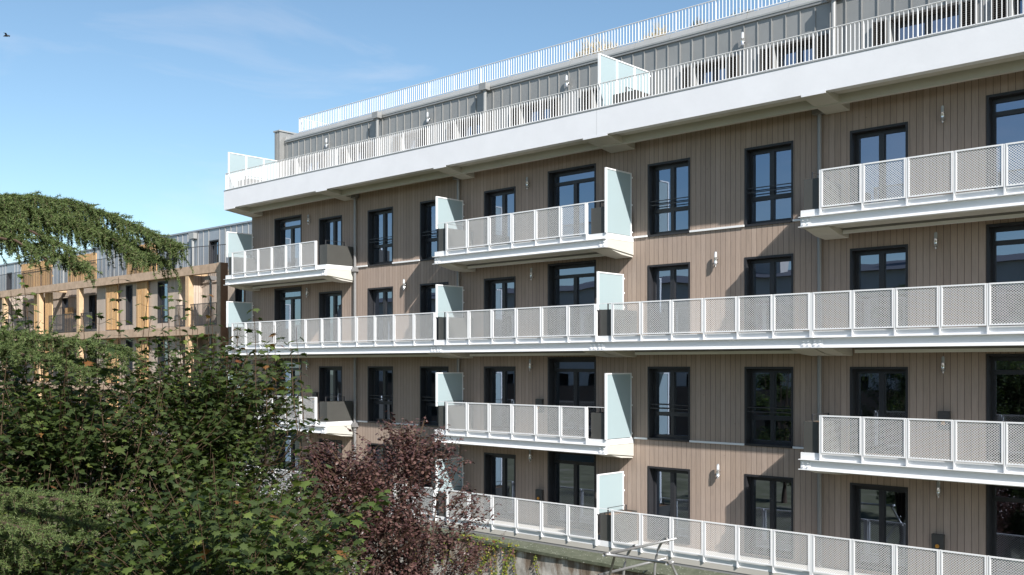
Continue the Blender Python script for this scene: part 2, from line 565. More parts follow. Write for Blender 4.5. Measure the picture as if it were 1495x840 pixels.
# utility boxes low on the wall
for x, fl in ((-20.12, 2), (-20.12, 1), (-8.12, 2), (-8.25, 1), (-31.5, 2)):
    z = T[fl] + .06
    w = MB()
    w.box(x - .13, x + .13, FW - .09, FW + .003, z - .36, z + .06, 'utility')
    w.tube([(x, FW - .12, z - .20), (x, FW - .088, z - .20)], .045, 'gold', 8)
    w.build('utility_box', B)

# downpipes of the facade, with a square collar at each storey
for x in (-29.02, -23.62, -11.05):
    w = MB()
    w.tube([(x, FW - .09, GROUND), (x, FW - .09, 6.09)], .052, 'pipe', 10)
    w.box(x - .15, x + .13, FW - .20, FW + .003, 6.09, 6.33, 'pipe')
    for z in (3.50, -2.16):
        w.box(x - .10, x + .10, FW - .17, FW - .003, z - .09, z + .07, 'pipe')
    w.build('downpipe', B, True).data.polygons.foreach_set('use_smooth', [False] * len(w.f))

# ------------------------------------------------------------------ balconies
def screen(x, fl_top, zb, z1, y0=FB + .01, y1=FW - .10, posts=(), name='privacy_screen', parent=None, pane_in=0.0):
    """frosted privacy screen standing across the balcony at x"""
    w = MB()
    t = .045
    w.box(x - t / 2, x + t / 2, y0, y0 + .06, zb, z1, 'white_steel')
    w.box(x - t / 2, x + t / 2, y1 - .035, y1, zb, z1, 'white_steel')
    w.box(x - t / 2, x + t / 2, y0 + .06, y1 - .035, z1 - .035, z1, 'white_steel')
    ys = [y0 + .06]
    for p in posts:
        w.box(x - t / 2, x + t / 2, p - .035, p + .035, zb + .02, z1 - .035, 'white_steel')
        ys += [p - .035, p + .035]
    ys.append(y1 - .035)
    for zz in (zb + .12, (zb + z1) / 2, z1 - .12):
        w.box(x - .02, x + .02, y1, y1 + .05, zz - .02, zz + .02, 'white_steel')
    S = w.build(name, parent or B)
    for p, q in zip(ys[0::2], ys[1::2]):
        g = MB()
        g.box(x - .008, x + .008, p, q, zb + .015, z1 - .035, 'frost')
        g.build('frosted_pane', S)
    return S


PANELS = 0


def balcony(fl, x0, x1, posts, left='free', right='free', ledge=False):
    """one balcony bay: deck, edge beam, brackets; children: guard panels, posts, bolt plates"""
    global PANELS
    t = T[fl]
    w = MB()
    # deck slab and upstand
    w.box(x0 + .02, x1 - .02, FB + .08, FW - .02, t - 1.16, t - 1.0, 'floor')
    w.box(x0, x1, FB + .055, FB + .075, t - 1.035, t - .885, 'white_steel')
    # edge beam: an I section lying on its side to the street
    zt, zb = t - 1.04, t - 1.285
    if not ledge:
        w.box(x0 - .02, x1, FB - .035, FB + .17, zt - .014, zt, 'white_steel')
        w.box(x0 + .0, x1 - .0, FB + .045, FB + .058, zb + .016, zt - .0145, 'white_steel')
        w.box(x0 - .02, x1, FB - .035, FB + .17, zb, zb + .0155, 'white_steel')
    else:
        w.box(x0, x1, FB + .045, FB + .22, zt - .13, zt - .003, 'ledge')
        w.box(x0, x1, FB + .06, FB + .22, zt - .26, zt - .1305, 'zinc')
    # soffit behind the beam, with the pale channel near the wall
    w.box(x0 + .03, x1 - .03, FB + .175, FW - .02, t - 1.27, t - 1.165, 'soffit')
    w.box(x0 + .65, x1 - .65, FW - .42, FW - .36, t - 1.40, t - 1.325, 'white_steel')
    w.box(x0 + .65, x1 - .65, FW - .41, FW - .37, t - 1.3245, t - 1.272, 'pipe')
    for e, kind in ((x0, left), (x1, right)):
        if kind == 'free':
            s = 1 if e == x1 else -1
            w.box(e - .012 * s, e, FB + .08, FW - .02, t - 1.035, t - .885, 'white_steel')
            prof = [(FB + .02, t - 1.27), (FB + .02, t - 1.06), (FW - .02, t - 1.06), (FW - .02, t - 1.40), (FB + .45, t - 1.40)]
            w.prism([(FB + .175, t - 1.285), (FW - .02, t - 1.40), (FW - .02, t - 1.045), (FB + .06, t - 1.045), (FB + .06, t - 1.285)], e - .014 * s, e + .004 * s, 'cream')
    bal = w.build('balcony', B)
    # haunched brackets under the bay ends
    for e, s in ((x0, 1), (x1, -1)):
        a, b = sorted((e + .03 * s, e + (.62 if left == 'free' or s < 0 else .42) * s))
        g = MB()
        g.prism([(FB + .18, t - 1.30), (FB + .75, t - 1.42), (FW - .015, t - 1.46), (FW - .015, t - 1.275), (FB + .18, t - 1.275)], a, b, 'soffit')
        g.build('bracket', bal)
    # guard panels between flat posts
    for a, b in zip(posts, posts[1:]):
        g = MB()
        p, q = a + .028, b - .028
        c, d = t - .885 + .015, t
        y0, y1 = FB - .012, FB + .018
        g.box(p, p + .03, y0, y1, c, d, 'white_steel')
        g.box(q - .03, q, y0, y1, c, d, 'white_steel')
        g.box(p + .03, q - .03, y0, y1, d - .032, d, 'white_steel')
        g.box(p + .03, q - .03, y0, y1, c, c + .03, 'white_steel')
        g.quad([(p + .03, FB + .003, c + .03), (q - .03, FB + .003, c + .03), (q - .03, FB + .003, d - .032), (p + .03, FB + .003, d - .032)], 'mesh')
        PANELS += 1
        g.build('guard_panel', bal)
    for i, x in enumerate(posts):
        g = MB()
        last = i in (0, len(posts) - 1)
        wd = .022 if last else .016
        g.box(x - wd, x + wd, FB - .005, FB + .054, t - 1.037, t - .004, 'white_steel')
        g.build('guard_post', bal)
    # slim top bars reaching the wall or screen
    for p, q, sc_ in ((x0 + .08, posts[0] - .023, x0 > -11 or False), (posts[-1] + .023, x1 - .03, abs(x1 + 29.18) < .01)):
        if q - p > .1 and not sc_:
            g = MB()
            g.box(p, q, FB + .02, FB + .035, t - .012, t + .004, 'white_steel')
            g.build('top_bar', bal)
    # bolted end plates
    if not ledge:
        for e, s in ((x0, 1), (x1, -1)):
            g = MB()
            xa, xb = sorted((e + .02 * s, e + .26 * s))
            g.box(xa, xb, FB + .030, FB + .0445, zb + .03, zt - .03, 'white_steel')
            for i in range(2):
                for j in range(2):
                    xx = xa + .06 + i * .12
                    zz = zb + .075 + j * .085
                    g.tube([(xx, FB + .0, zz), (xx, FB + .031, zz)], .017, 'white_steel', 6)
            g.build('bolt_plate', bal)
    return bal


def lin(a, b, n):
    return [a + (b - a) * i / n for i in range(n + 1)]


for fl in (4, 2):
    balcony(fl, -35.86, -29.18, lin(-35.305, -29.755, 6))
    balcony(fl, -23.51, -16.63, lin(-22.92, -17.30, 6))
    balcony(fl, -10.96, -4.0, lin(-10.45, -4.5, 6))
for fl in (3, 1):
    lg = fl == 1
    balcony(fl, -35.86, -23.42, lin(-35.305, -23.455, 12), 'free', 'joint', lg)
    balcony(fl, -23.418, -16.952, lin(-22.895, -16.975, 6), 'joint', 'joint', lg)
    balcony(fl, -16.95, -10.672, lin(-16.42, -10.69, 6), 'joint', 'joint', lg)
    balcony(fl, -10.67, -1.0, lin(-10.65, -1.04, 10), 'joint', 'free', lg)

for fl in (4, 3, 2, 1):
    t = T[fl]
    top = {4: 5.37, 3: 2.57, 2: -.23, 1: -2.99}[fl]
    screen(-35.72, fl, t - .16, top)
    screen(-23.40, fl, t - .16, top)
    if fl in (4, 2):
        screen(-16.655, fl, t - .885, top + .015)
    else:
        screen(-16.93, fl, t - .17, top)


def planter(x0, x1, fl, label, soil=False, y0=FB + .085, y1=FW - .06, z0=None, h=.835):
    z0 = (T[fl] - 1.0) if z0 is None else z0
    o = thing('planter_box', label, 'planter', ((x0 + x1) / 2, (y0 + y1) / 2, z0), 'bronze metal planters on the balconies')
    w = MB()
    t = .012
    w.box(x0, x1, y0, y1, z0 + .002, z0 + .03, 'planter')
    w.box(x0, x0 + t, y0, y1, z0 + .03, z0 + h, 'planter')
    w.box(x1 - t, x1, y0, y1, z0 + .03, z0 + h, 'planter')
    w.box(x0 + t, x1 - t, y0, y0 + t, z0 + .03, z0 + h, 'planter')
    w.box(x0 + t, x1 - t, y1 - t, y1, z0 + .03, z0 + h, 'planter')
    w.build('box', o)
    w = MB()
    w.box(x0 + t, x1 - t, y0 + t, y1 - t, z0 + .04, z0 + h - .03, 'soil')
    w.build('soil', o)
    # dark hoop bar over the box
    w = MB()
    xm = (x0 + x1) / 2 - .02
    w.box(xm - .015, xm + .015, y0 + .10, y0 + .125, z0 + h - .03, z0 + h + .16, 'dark')
    w.box(xm - .015, xm + .015, y1 - .225, y1 - .20, z0 + h - .03, z0 + h + .16, 'dark')
    w.box(xm - .015, xm + .015, y0 + .10, y1 - .20, z0 + h + .16, z0 + h + .172, 'dark')
    w.build('hoop_bar', o)
    return o


planter(-29.62, -29.185, 4, 'olive planter closing the right end of the short top balcony at the far left')
planter(-17.20, -16.70, 4, 'grey planter against the full height frosted screen of the upper middle balcony')
planter(-23.36, -22.98, 4, 'grey planter under the short frosted screen of the upper middle balcony')
planter(-35.68, -35.36, 4, 'narrow grey planter under the frosted screen at the left tip of the upper balcony')
planter(-10.90, -10.53, 4, 'grey planter on the open left end of the upper right balcony')
planter(-35.68, -35.36, 3, 'narrow planter beneath the frosted screen at the left tip of the long balcony')
planter(-23.36, -22.98, 3, 'dark planter beneath the first frosted screen along the long continuous balcony')
planter(-16.88, -16.48, 3, 'dark planter below the frosted screen halfway along the long continuous balcony')
planter(-29.62, -29.185, 2, 'olive planter half in shade on the lower left balcony just right of the maple')
planter(-17.20, -16.70, 2, 'dark planter against the full height frosted screen of the lower middle balcony')
planter(-23.36, -22.98, 2, 'dark planter under the short frosted screen of the lower middle balcony')
planter(-10.90, -10.53, 2, 'dark olive planter on the open left end of the lower right balcony')
planter(-16.88, -16.48, 1, 'black planter with bare soil under the lowest frosted screen near the steel tubes')
planter(-23.36, -22.98, 1, 'dark planter under the frosted screen behind the purple plum tree')

# ------------------------------------------------------------------ top terrace
w = MB()
bx = [(-35.88, -35.1), (-29.74, -29.12), (-23.50, -22.95), (-17.42, -16.58), (-10.92, -10.32), (-4.6, -4.0)]
ZB, ZT = 6.285, 7.0
x1t = XR
w.box(XL, x1t, FB, FB + .22, ZB, ZT, 'white_wall')
w.box(XL, XL + .2, FB + .22, 24.30, ZB, ZT, 'white_wall')
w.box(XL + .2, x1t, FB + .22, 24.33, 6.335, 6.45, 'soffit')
w.box(XL + .2, x1t, FB + .24, 24.33, 6.453, 6.47, 'floor')
w.box(XL + .35, x1t, FW - .62, FW - .50, 6.12, 6.333, 'cream')
w.box(XL + .35, x1t, FW - .498, FW - .012, 6.27, 6.333, 'cream')
for a, b in bx:
    w.prism([(FB + .012, 6.24), (FW - .012, 6.07), (FW - .012, 6.331), (FB + .012, 6.331)], a, b, 'cream')
    w.box(a, b, FB - .004, FB + .01, 6.238, 6.30, 'white_wall')
for xj in (-16.94,):
    w.box(xj - .003, xj + .003, FB - .0015, FB + .01, ZB + .02, ZT - .002, 'zinc_light')
# thin metal drip along the parapet top
w.box(XL - .01, x1t, FB - .012, FB + .235, ZT + .002, ZT + .022, 'zinc_light')
w.build('terrace_slab', B)


def bar_rail(name, x0, x1, y, z0, z1, pitch, key='white_steel', side=None, posts=1.0):
    w = MB()
    n = int((x1 - x0) / pitch)
    w.box(x0, x1, y - .012, y + .03, z1 - .012, z1, key)
    w.box(x0, x1, y - .006, y + .02, z0 + .03, z0 + .05, key)
    for i in range(n + 1):
        x = x0 + i * pitch
        if i % 12 == 0:
            w.box(x - .010, x + .010, y - .006, y + .034, z0, z1 - .012, key)
        else:
            w.box(x - .006, x + .006, y - .004, y + .018, z0 + .05, z1 - .012, key)
    if side:
        yn = side
        w.box(x0 - .002, x0 + .03, y + .03, yn, z1 - .012, z1, key)
        w.box(x0 - .002, x0 + .02, y + .03, yn, z0 + .03, z0 + .05, key)
        k = int((yn - y) / pitch)
        for i in range(1, k + 1):
            w.box(x0, x0 + .02, y + i * pitch - .006, y + i * pitch + .006, z0 + .05, z1 - .012, key)
    return w.build(name, B)


bar_rail('terrace_railing', XL + .05, x1t, FB + .05, ZT + .02, 7.715, .1, side=24.2)
TY1 = 24.2
for x in (-35.74, -16.95):
    screen(x, 5, 6.98 if x < -30 else 6.92, 8.57, FB + .09, TY1, posts=(FB + .09 + .83, FB + .09 + 1.66))
p1 = planter(-16.72, -15.95, 5, 'broad grey brown planter beside the tall frosted screen on the top terrace', y0=22.15, y1=24.1, z0=6.472, h=.98)
p2 = planter(-35.5, -34.7, 5, 'brown planter at the far left corner of the top terrace behind white bars', y0=22.1, y1=23.9, z0=6.472, h=.95)

# ------------------------------------------------------------------ zinc attic
ZY = 24.35
ATT = [(-34.6, -33.1), (-31.30, -30.05), (-28.1, -27.05), (-25.2, -23.97), (-22.17, -20.84), (-19.15, -17.9), (-15.53, -14.42), (-13.03, -11.85), (-9.93, -8.23), (-7.15, -5.6), (-3.4, -2.1)]
ah = [(a, b, 6.475, 8.48) for a, b in ATT]
w = MB()
wall_sheet(w, -35.6, x1t, 6.46, 9.37, ZY, ah, 'zinc')
w.quad([(-35.6, ZY, 6.46), (-35.6, ZY, 9.4), (-35.6, 33.4, 9.4), (-35.6, 33.4, 6.46)], 'zinc')
w.quad([(x1t, ZY, 6.46), (x1t, 33.4, 6.46), (x1t, 33.4, 9.4), (x1t, ZY, 9.4)], 'zinc')
w.quad([(-35.6, 33.4, 6.46), (-35.6, 33.4, 9.4), (x1t, 33.4, 9.4), (x1t, 33.4, 6.46)], 'zinc')
x = -35.37
while x < x1t:
    segs = [(6.47, 9.25)]
    for a, b, c, d in ah:
        if a - .32 < x < b + .32:
            segs = [(8.53, 9.25)]
    for c, d in segs:
        w.box(x - .011, x + .011, ZY - .032, ZY + .002, c, d, 'zinc')
    x += .4125
# corner pier at the left end
w.box(-35.96, -35.60, ZY - .22, 26.2, 6.46, 9.78, 'zinc')
w.box(-36.0, -35.56, ZY - .26, 26.25, 9.782, 9.84, 'zinc_light')
for xx in (-35.84, -35.72):
    w.box(xx - .01, xx + .01, ZY - .245, ZY - .221, 6.47, 9.77, 'zinc')
w.build('attic_wall', B)
w = MB()
# sloping eaves flashing
w.prism([(ZY - .07, 9.37), (ZY + .30, 9.37), (ZY + .30, 9.60), (ZY + .04, 9.60), (ZY - .07, 9.42)], -35.45, x1t, 'zinc_light')
w.box(-35.45, x1t, ZY - .055, ZY - .004, 9.30, 9.369, 'zinc')
w.box(-35.3, x1t, ZY + .302, 33.3, 9.40, 9.52, 'zinc')
x = -34.9
while x < x1t:
    w.prism([(ZY - .076, 9.42), (ZY - .07, 9.42), (ZY + .04, 9.60), (ZY + .034, 9.606)], x - .008, x + .008, 'zinc')
    x += 1.24
w.build('roof_eaves', B)
bar_rail('roof_railing', -34.69, x1t, ZY + .12, 9.63, 10.245, .11, side=27.5)
for x in (-29.3, -23.65, -11.3):
    w = MB()
    w.box(x - .16, x + .16, ZY - .30, ZY - .085, 9.27, 9.50, 'zinc')
    w.tube([(x + .02, ZY - .18, 6.48), (x + .02, ZY - .18, 9.27)], .065, 'zinc', 12)
    w.build('attic_downpipe', B)
for x, z in ((-32.5, 8.83), (-26.55, 8.85), (-20.1, 8.9), (-13.9, 8.85), (-7.5, 8.85)):
    w = MB()
    w.tube([(x, ZY - .13, z - .17), (x, ZY - .13, z + .03)], .045, 'lamp', 10)
    w.tube([(x, ZY - .13, z + .032), (x, ZY - .13, z + .17), (x, ZY - .13, z + .2)], [.038, .038, .02], 'lamp_tube', 10)
    w.box(x - .02, x + .02, ZY - .09, ZY + .003, z - .06, z - .03, 'lamp')
    w.build('wall_lamp', B, True)
for a, b in ATT:
    w = MB()
    bot, top = 6.475, 8.48
    y0, y1 = ZY - .06, ZY + .34
    w.box(a - .02, a + .03, y0, y1, bot, top + .03, 'zinc_light')
    w.box(b - .03, b + .02, y0, y1, bot, top + .03, 'zinc_light')
    w.box(a + .03, b - .03, y0, y1, top - .03, top + .03, 'louvre')
    W = w.build('attic_window', B)
    fm = MB()
    f0, f1 = ZY + .24, ZY + .32
    A, Bx = a + .031, b - .031
    mid = (A + Bx) / 2
    fm.box(A, A + .09, f0, f1, bot, top - .031, 'black')
    fm.box(Bx - .09, Bx, f0, f1, bot, top - .031, 'black')
    fm.box(A + .09, Bx - .09, f0, f1, top - .16, top - .031, 'black')
    fm.box(A + .09, Bx - .09, f0, f1, bot, bot + .10, 'black')
    fm.box(mid - .08, mid + .08, f0 - .01, f1, bot + .10, top - .16, 'black')
    fm.build('frame', W)
    for p, q in ((A + .09, mid - .08), (mid + .08, Bx - .09)):
        g = MB()
        g.quad([(p, ZY + .28, bot + .10), (q, ZY + .28, bot + .10), (q, ZY + .28, top - .16), (p, ZY + .28, top - .16)], 'glass')
        g.build('pane', W)
    for s0 in (a - .36, b + .04):
        g = MB()
        g.box(s0, s0 + .03, ZY - .12, ZY - .045, bot + .03, top, 'louvre')
        g.box(s0 + .29, s0 + .32, ZY - .12, ZY - .045, bot + .03, top, 'louvre')
        z = bot + .05
        while z < top:
            g.quad([(s0 + .03, ZY - .11, z), (s0 + .29, ZY - .11, z), (s0 + .29, ZY - .06, z + .035), (s0 + .03, ZY - .06, z + .035)], 'louvre')
            z += .05
        g.quad([(s0 + .03, ZY - .05, bot + .03), (s0 + .29, ZY - .05, bot + .03), (s0 + .29, ZY - .05, top), (s0 + .03, ZY - .05, top)], 'louvre')
        g.build('shutter', W)
w = MB()
w.box(-35.2, x1t - .2, ZY + .36, 33.2, 8.9, 9.1, 'inside')
w.quad([(-35.2, 28.2, 6.5), (x1t, 28.2, 6.5), (x1t, 28.2, 8.9), (-35.2, 28.2, 8.9)], 'inside')
w.build('attic_interior', B)


# ================================================================== TIMBER BUILDING BEYOND
WB = thing('timber_building', 'lower timber framed block with orange slat screens beyond the main facade', 'building', (-58, 26, GROUND))
FY, WY, BY = 24.2, 25.75, 24.55          # frame plane, recessed wall, projecting bays
beams = [4.63, 1.82, -0.99, -3.80, -6.6]
XE, XW = -40.62, -96.0
w = MB()
wh = []
wins = []
bays = [(-53.4, -44.6), (-75.0, -66.0), (-96.0, -88.0)]


def inbay(x):
    return any(a <= x <= b for a, b in bays)


bw = {0: [(-52.5 + i, -52.5 + i) for i in ()]}
for zt in beams:
    for a, b in ((-41.6, -40.75), (-57.0, -56.0), (-60.6, -59.8), (-63.6, -62.8), (-79.5, -78.3), (-84.5, -83.4)):
        wins.append((a, b, zt - 2.55, zt - .55, WY))
    for a, b in ((-50.05, -49.35), (-46.7, -45.7), (-71.5, -70.6), (-68.6, -67.7)):
        wins.append((a, b, zt - 2.55, zt - .50, BY))
rec = [(XW, -88.0), (-88.0, -75.0), (-66.0, -53.4), (-44.6, -36.2)]
for a, b in rec:
    if (a, b) == (XW, -88.0):
        continue
    wall_sheet(w, a, b, GROUND, 4.55, WY, [(h[0], h[1], h[2], h[3]) for h in wins if h[4] == WY], 'greyboards')
for a, b in bays:
    wall_sheet(w, a, b, GROUND, 4.40, BY, [(h[0], h[1], h[2], h[3]) for h in wins if h[4] == BY], 'greyboards')
    w.quad([(b, BY, GROUND), (b, WY, GROUND), (b, WY, 4.4), (b, BY, 4.4)], 'greyboards')
    w.quad([(a, BY, GROUND), (a, BY, 4.4), (a, WY, 4.4), (a, WY, GROUND)], 'greyboards')
w.quad([(-36.2, WY, GROUND), (-36.2, 36, GROUND), (-36.2, 36, 4.6), (-36.2, WY, 4.6)], 'greyboards')
w.box(XW, -36.2, WY + .4, 36, 4.45, 4.62, 'floor')
w.quad([(XW, 29.5, GROUND), (-36.2, 29.5, GROUND), (-36.2, 29.5, 4.5), (XW, 29.5, 4.5)], 'inside')
w.build('timber_wall', WB)
for a, b, c, d, y in wins:
    w = MB()
    w.box(a - .02, a + .03, y - .01, y + .22, c, d + .02, 'reveal')
    w.box(b - .03, b + .02, y - .01, y + .22, c, d + .02, 'reveal')
    w.box(a + .03, b - .03, y - .01, y + .22, d - .03, d + .02, 'reveal')
    w.box(a + .03, a + .10, y + .13, y + .2, c, d - .03, 'black')
    w.box(b - .10, b - .03, y + .13, y + .2, c, d - .03, 'black')
    w.box(a + .10, b - .10, y + .13, y + .2, d - .11, d - .03, 'black')
    w.box(a + .10, b - .10, y + .13, y + .2, c, c + .08, 'black')
    W = w.build('window', WB)
    g = MB()
    g.quad([(a + .1, y + .17, c + .08), (b - .1, y + .17, c + .08), (b - .1, y + .17, d - .11), (a + .1, y + .17, d - .11)], 'glass')
    g.build('pane', W)
# frame: edge beams, posts, joists
for zt in beams:
    w = MB()
    w.box(XW, XE, FY, FY + .30, zt - .40, zt, 'glulam_grey')
    w.build('edge_beam', WB)
    w = MB()
    w.box(XW, XE - .02, FY + .302, WY - .003, zt - .22, zt - .06, 'floor')
    w.build('gallery_deck', WB) if zt < 4 else None
    # pale conduit along the wall under the beam
    for a, b in rec[1:]:
        w = MB()
        w.box(a + .01, b - .01, WY - .05, WY + .002, zt - .62, zt - .56, 'greyboards')
        w.build('wall_ledge', WB)
    for x in (-44.2, -55.2, -60.1, -63.9, -76.0, -82.0, -87.0):
        w = MB()
        w.box(x - .11, x + .11, FY + .303, WY - .004, zt - .30 if zt > 4 else zt - .45, zt - .02 if zt > 4 else zt - .223, 'glulam')
        w.build('joist', WB)
for x in (-43.3, -44.0 - 11.0, -60.3, -65.6, -75.6, -81.5, -87.6):
    w = MB()
    for z1, z0 in zip([b - .402 for b in beams], beams[1:] + [GROUND]):
        w.box(x - .15, x + .15, FY + .02, FY + .28, z0 + .002, z1, 'glulam')
    w.build('post', WB)
w = MB()
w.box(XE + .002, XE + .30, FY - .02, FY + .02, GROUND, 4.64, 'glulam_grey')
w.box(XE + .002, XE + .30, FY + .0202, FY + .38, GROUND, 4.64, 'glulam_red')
w.build('corner_post', WB)
w = MB()
w.tube([(-42.35, FY + .7, GROUND), (-42.35, FY + .7, 4.0)], .055, 'pipe', 10)
w.box(-42.55, -42.15, FY + .5, FY + .9, 4.0, 4.18, 'pipe')
w.build('downpipe', WB)
# vertical slat strips on the bays and slat screens in the recesses
for zt in beams[:4]:
    for a, b in ((-52.0, -50.75), (-48.6, -47.55), (-73.2, -72.0)):
        w = MB()
        x = a
        while x < b:
            w.box(x, x + .07, BY - .16, BY - .06, zt - 2.75, zt - .42, 'slats')
            x += .10
        w.build('slat_strip', WB)
    for x, y0, y1 in ((-58.55, FY + .4, WY - .05), (-77.5, FY + .4, WY - .05)):
        w = MB()
        w.box(x - 1.0, x + .02, WY - .30, WY - .24, zt - 2.75, zt - 1.25, 'slats')
        w.build('slat_screen', WB)
    w = MB()
    x = -61.6
    while x < -59.2:
        if not -60.5 < x < -60.05:
            w.box(x, x + .09, FY + .30, FY + .38, zt - 2.78, zt - .41, 'slats')
        x += .12
    w.build('slat_screen', WB)
    # dark gallery guard rails
    for a, b in ((-44.5, -40.7), (-59.0, -53.5), (-66.0, -61.7), (-80, -75.2)):
        zt0 = zt - 2.81
        w = MB()
        w.box(a, b, FY + .1, FY + .13, zt0 + 1.02, zt0 + 1.05, 'dark')
        w.box(a, b, FY + .1, FY + .13, zt0 + .06, zt0 + .09, 'dark')
        x = a
        k = 0
        while x < b:
            wd = .02 if k % 9 == 0 else .006
            w.box(x - wd, x + wd, FY + .102, FY + .128, zt0 + .003, zt0 + 1.02, 'dark')
            x += .11
            k += 1
        w.build('gallery_railing', WB)
# terrace on top: dark bar rail and slat screens
w = MB()


def rail_seg(w, p, q, z0, z1, pitch=.13):
    p, q = Vector(p), Vector(q)
    n = max(1, int((q - p).length / pitch))
    w.tube([(p.x, p.y, z1), (q.x, q.y, z1)], .018, 'dark', 5)
    w.tube([(p.x, p.y, z0 + .06), (q.x, q.y, z0 + .06)], .014, 'dark', 5)
    for i in range(n + 1):
        a = p.lerp(q, i / n)
        w.tube([(a.x, a.y, z0), (a.x, a.y, z1)], .008 if i % 10 else .02, 'dark', 4, False)


rail_seg(w, (-96, FY + .4), (-47.0, FY + .4), 4.63, 5.72)
rail_seg(w, (-47.0, FY + .4), (-40.6, 25.9), 4.63, 5.72)
w.build('terrace_railing', WB)
for a, b, h in ((-50.2, -47.1, 6.15), (-57.3, -53.9, 6.15), (-63.9, -59.6, 6.18), (-74, -70, 6.15)):
    w = MB()
    x = a
    while x < b:
        w.box(x, x + .10, FY + .46, FY + .54, 4.66, h + RNG.uniform(-.02, .02), 'slats')
        x += .125
    w.box(a, b, FY + .545, FY + .60, 5.2, 5.28, 'slats')
    w.build('terrace_slat_screen', WB)
# zinc top storey
ZZ = 27.0
w = MB()
zh = []
for x in (-45.6, -41.3, -49.9, -54.4, -60.7, -66.0, -72, -78):
    zh.append((x - .45, x + .45, 4.65, 6.35))
wall_sheet(w, XW, -36.3, 4.62, 6.92, ZZ, zh, 'zinc_blue')
w.box(XW, -36.3, ZZ - .06, 36, 6.922, 7.0, 'zinc_blue')
x = XW
while x < -36.3:
    if not any(h[0] < x < h[1] for h in zh):
        w.box(x - .012, x + .012, ZZ - .035, ZZ + .002, 4.64, 6.91, 'zinc_light')
    x += .52
w.quad([(-36.3, ZZ, 4.62), (-36.3, 36, 4.62), (-36.3, 36, 6.92), (-36.3, ZZ, 6.92)], 'zinc_blue')
w.build('zinc_storey', WB)
for a, b, c, d in zh:
    w = MB()
    w.box(a, a + .06, ZZ - .01, ZZ + .25, c, d, 'reveal')
    w.box(b - .06, b, ZZ - .01, ZZ + .25, c, d, 'reveal')
    w.box(a + .06, b - .06, ZZ - .01, ZZ + .25, d - .06, d, 'reveal')
    W = w.build('attic_window', WB)
    g = MB()
    g.quad([(a + .06, ZZ + .2, c), (b - .06, ZZ + .2, c), (b - .06, ZZ + .2, d - .06), (a + .06, ZZ + .2, d - .06)], 'glass')
    g.build('pane', W)
for x in (-47.4, -52.0, -63):
    w = MB()
    w.box(x - .28, x + .22, ZZ - .25, ZZ - .04, 6.55, 6.85, 'zinc_light')
    w.tube([(x, ZZ - .15, 4.66), (x, ZZ - .15, 6.55)], .07, 'zinc_light', 8)
    w.build('downpipe', WB)
for x, z in ((-43.9, 6.1), (-56.9, 6.1), (-65.0, 6.1)):
    w = MB()
    w.tube([(x, ZZ - .12, z - .2), (x, ZZ - .12, z + .2)], .06, 'lamp', 8)
    w.box(x - .02, x + .02, ZZ - .08, ZZ + .003, z - .05, z, 'lamp')
    w.build('wall_lamp', WB)
w = MB()
w.tube([(-43.2, 28.5, 7.0), (-43.2, 28.5, 7.75)], .04, 'dark', 6)
w.tube([(-43.5, 28.5, 7.55), (-42.6, 28.5, 7.55)], .025, 'dark', 5)
w.tube([(-43.25, 28.5, 7.7), (-43.05, 28.4, 7.7)], .1, 'dark', 6)
w.build('roof_mast', WB)
for x in (-41.8, -58.5):
    w = MB()
    w.tube([(x, 28.5, 7.0), (x, 28.5, 7.45)], .07, 'zinc_light', 8)
    w.tube([(x, 28.5, 7.45), (x, 28.5, 7.6), (x, 28.5, 7.62)], [.09, .28, .28], 'zinc_light', 10)
    w.build('roof_vent', WB)
w = MB()
w.box(-40.9, -39.0, 28.2, 29.6, 7.0, 7.45, 'zinc_light')
w.build('roof_unit', WB)

# ================================================================== GROUND, OLD WALL
w = MB()
w.quad([(-700, -700, GROUND), (700, -700, GROUND), (700, 700, GROUND), (-700, 700, GROUND)], 'ground')
m, nt, b = mat('garden_ground')
tc = N(nt, 'ShaderNodeTexCoord')
n1 = N(nt, 'ShaderNodeTexNoise', i_Scale=0.5, i_Detail=10.0, i_Roughness=0.7)
L(nt, tc.outputs['Object'], n1.inputs['Vector'])
L(nt, ramp(nt, n1.outputs[0], [(0.35, (0.06, 0.055, 0.03)), (0.5, (0.10, 0.10, 0.05)), (0.65, (0.17, 0.15, 0.11))]), b.inputs['Base Color'])
b.inputs['Roughness'].default_value = 0.95
MT['ground'] = m
tag(w.build('ground'), kind='structure')

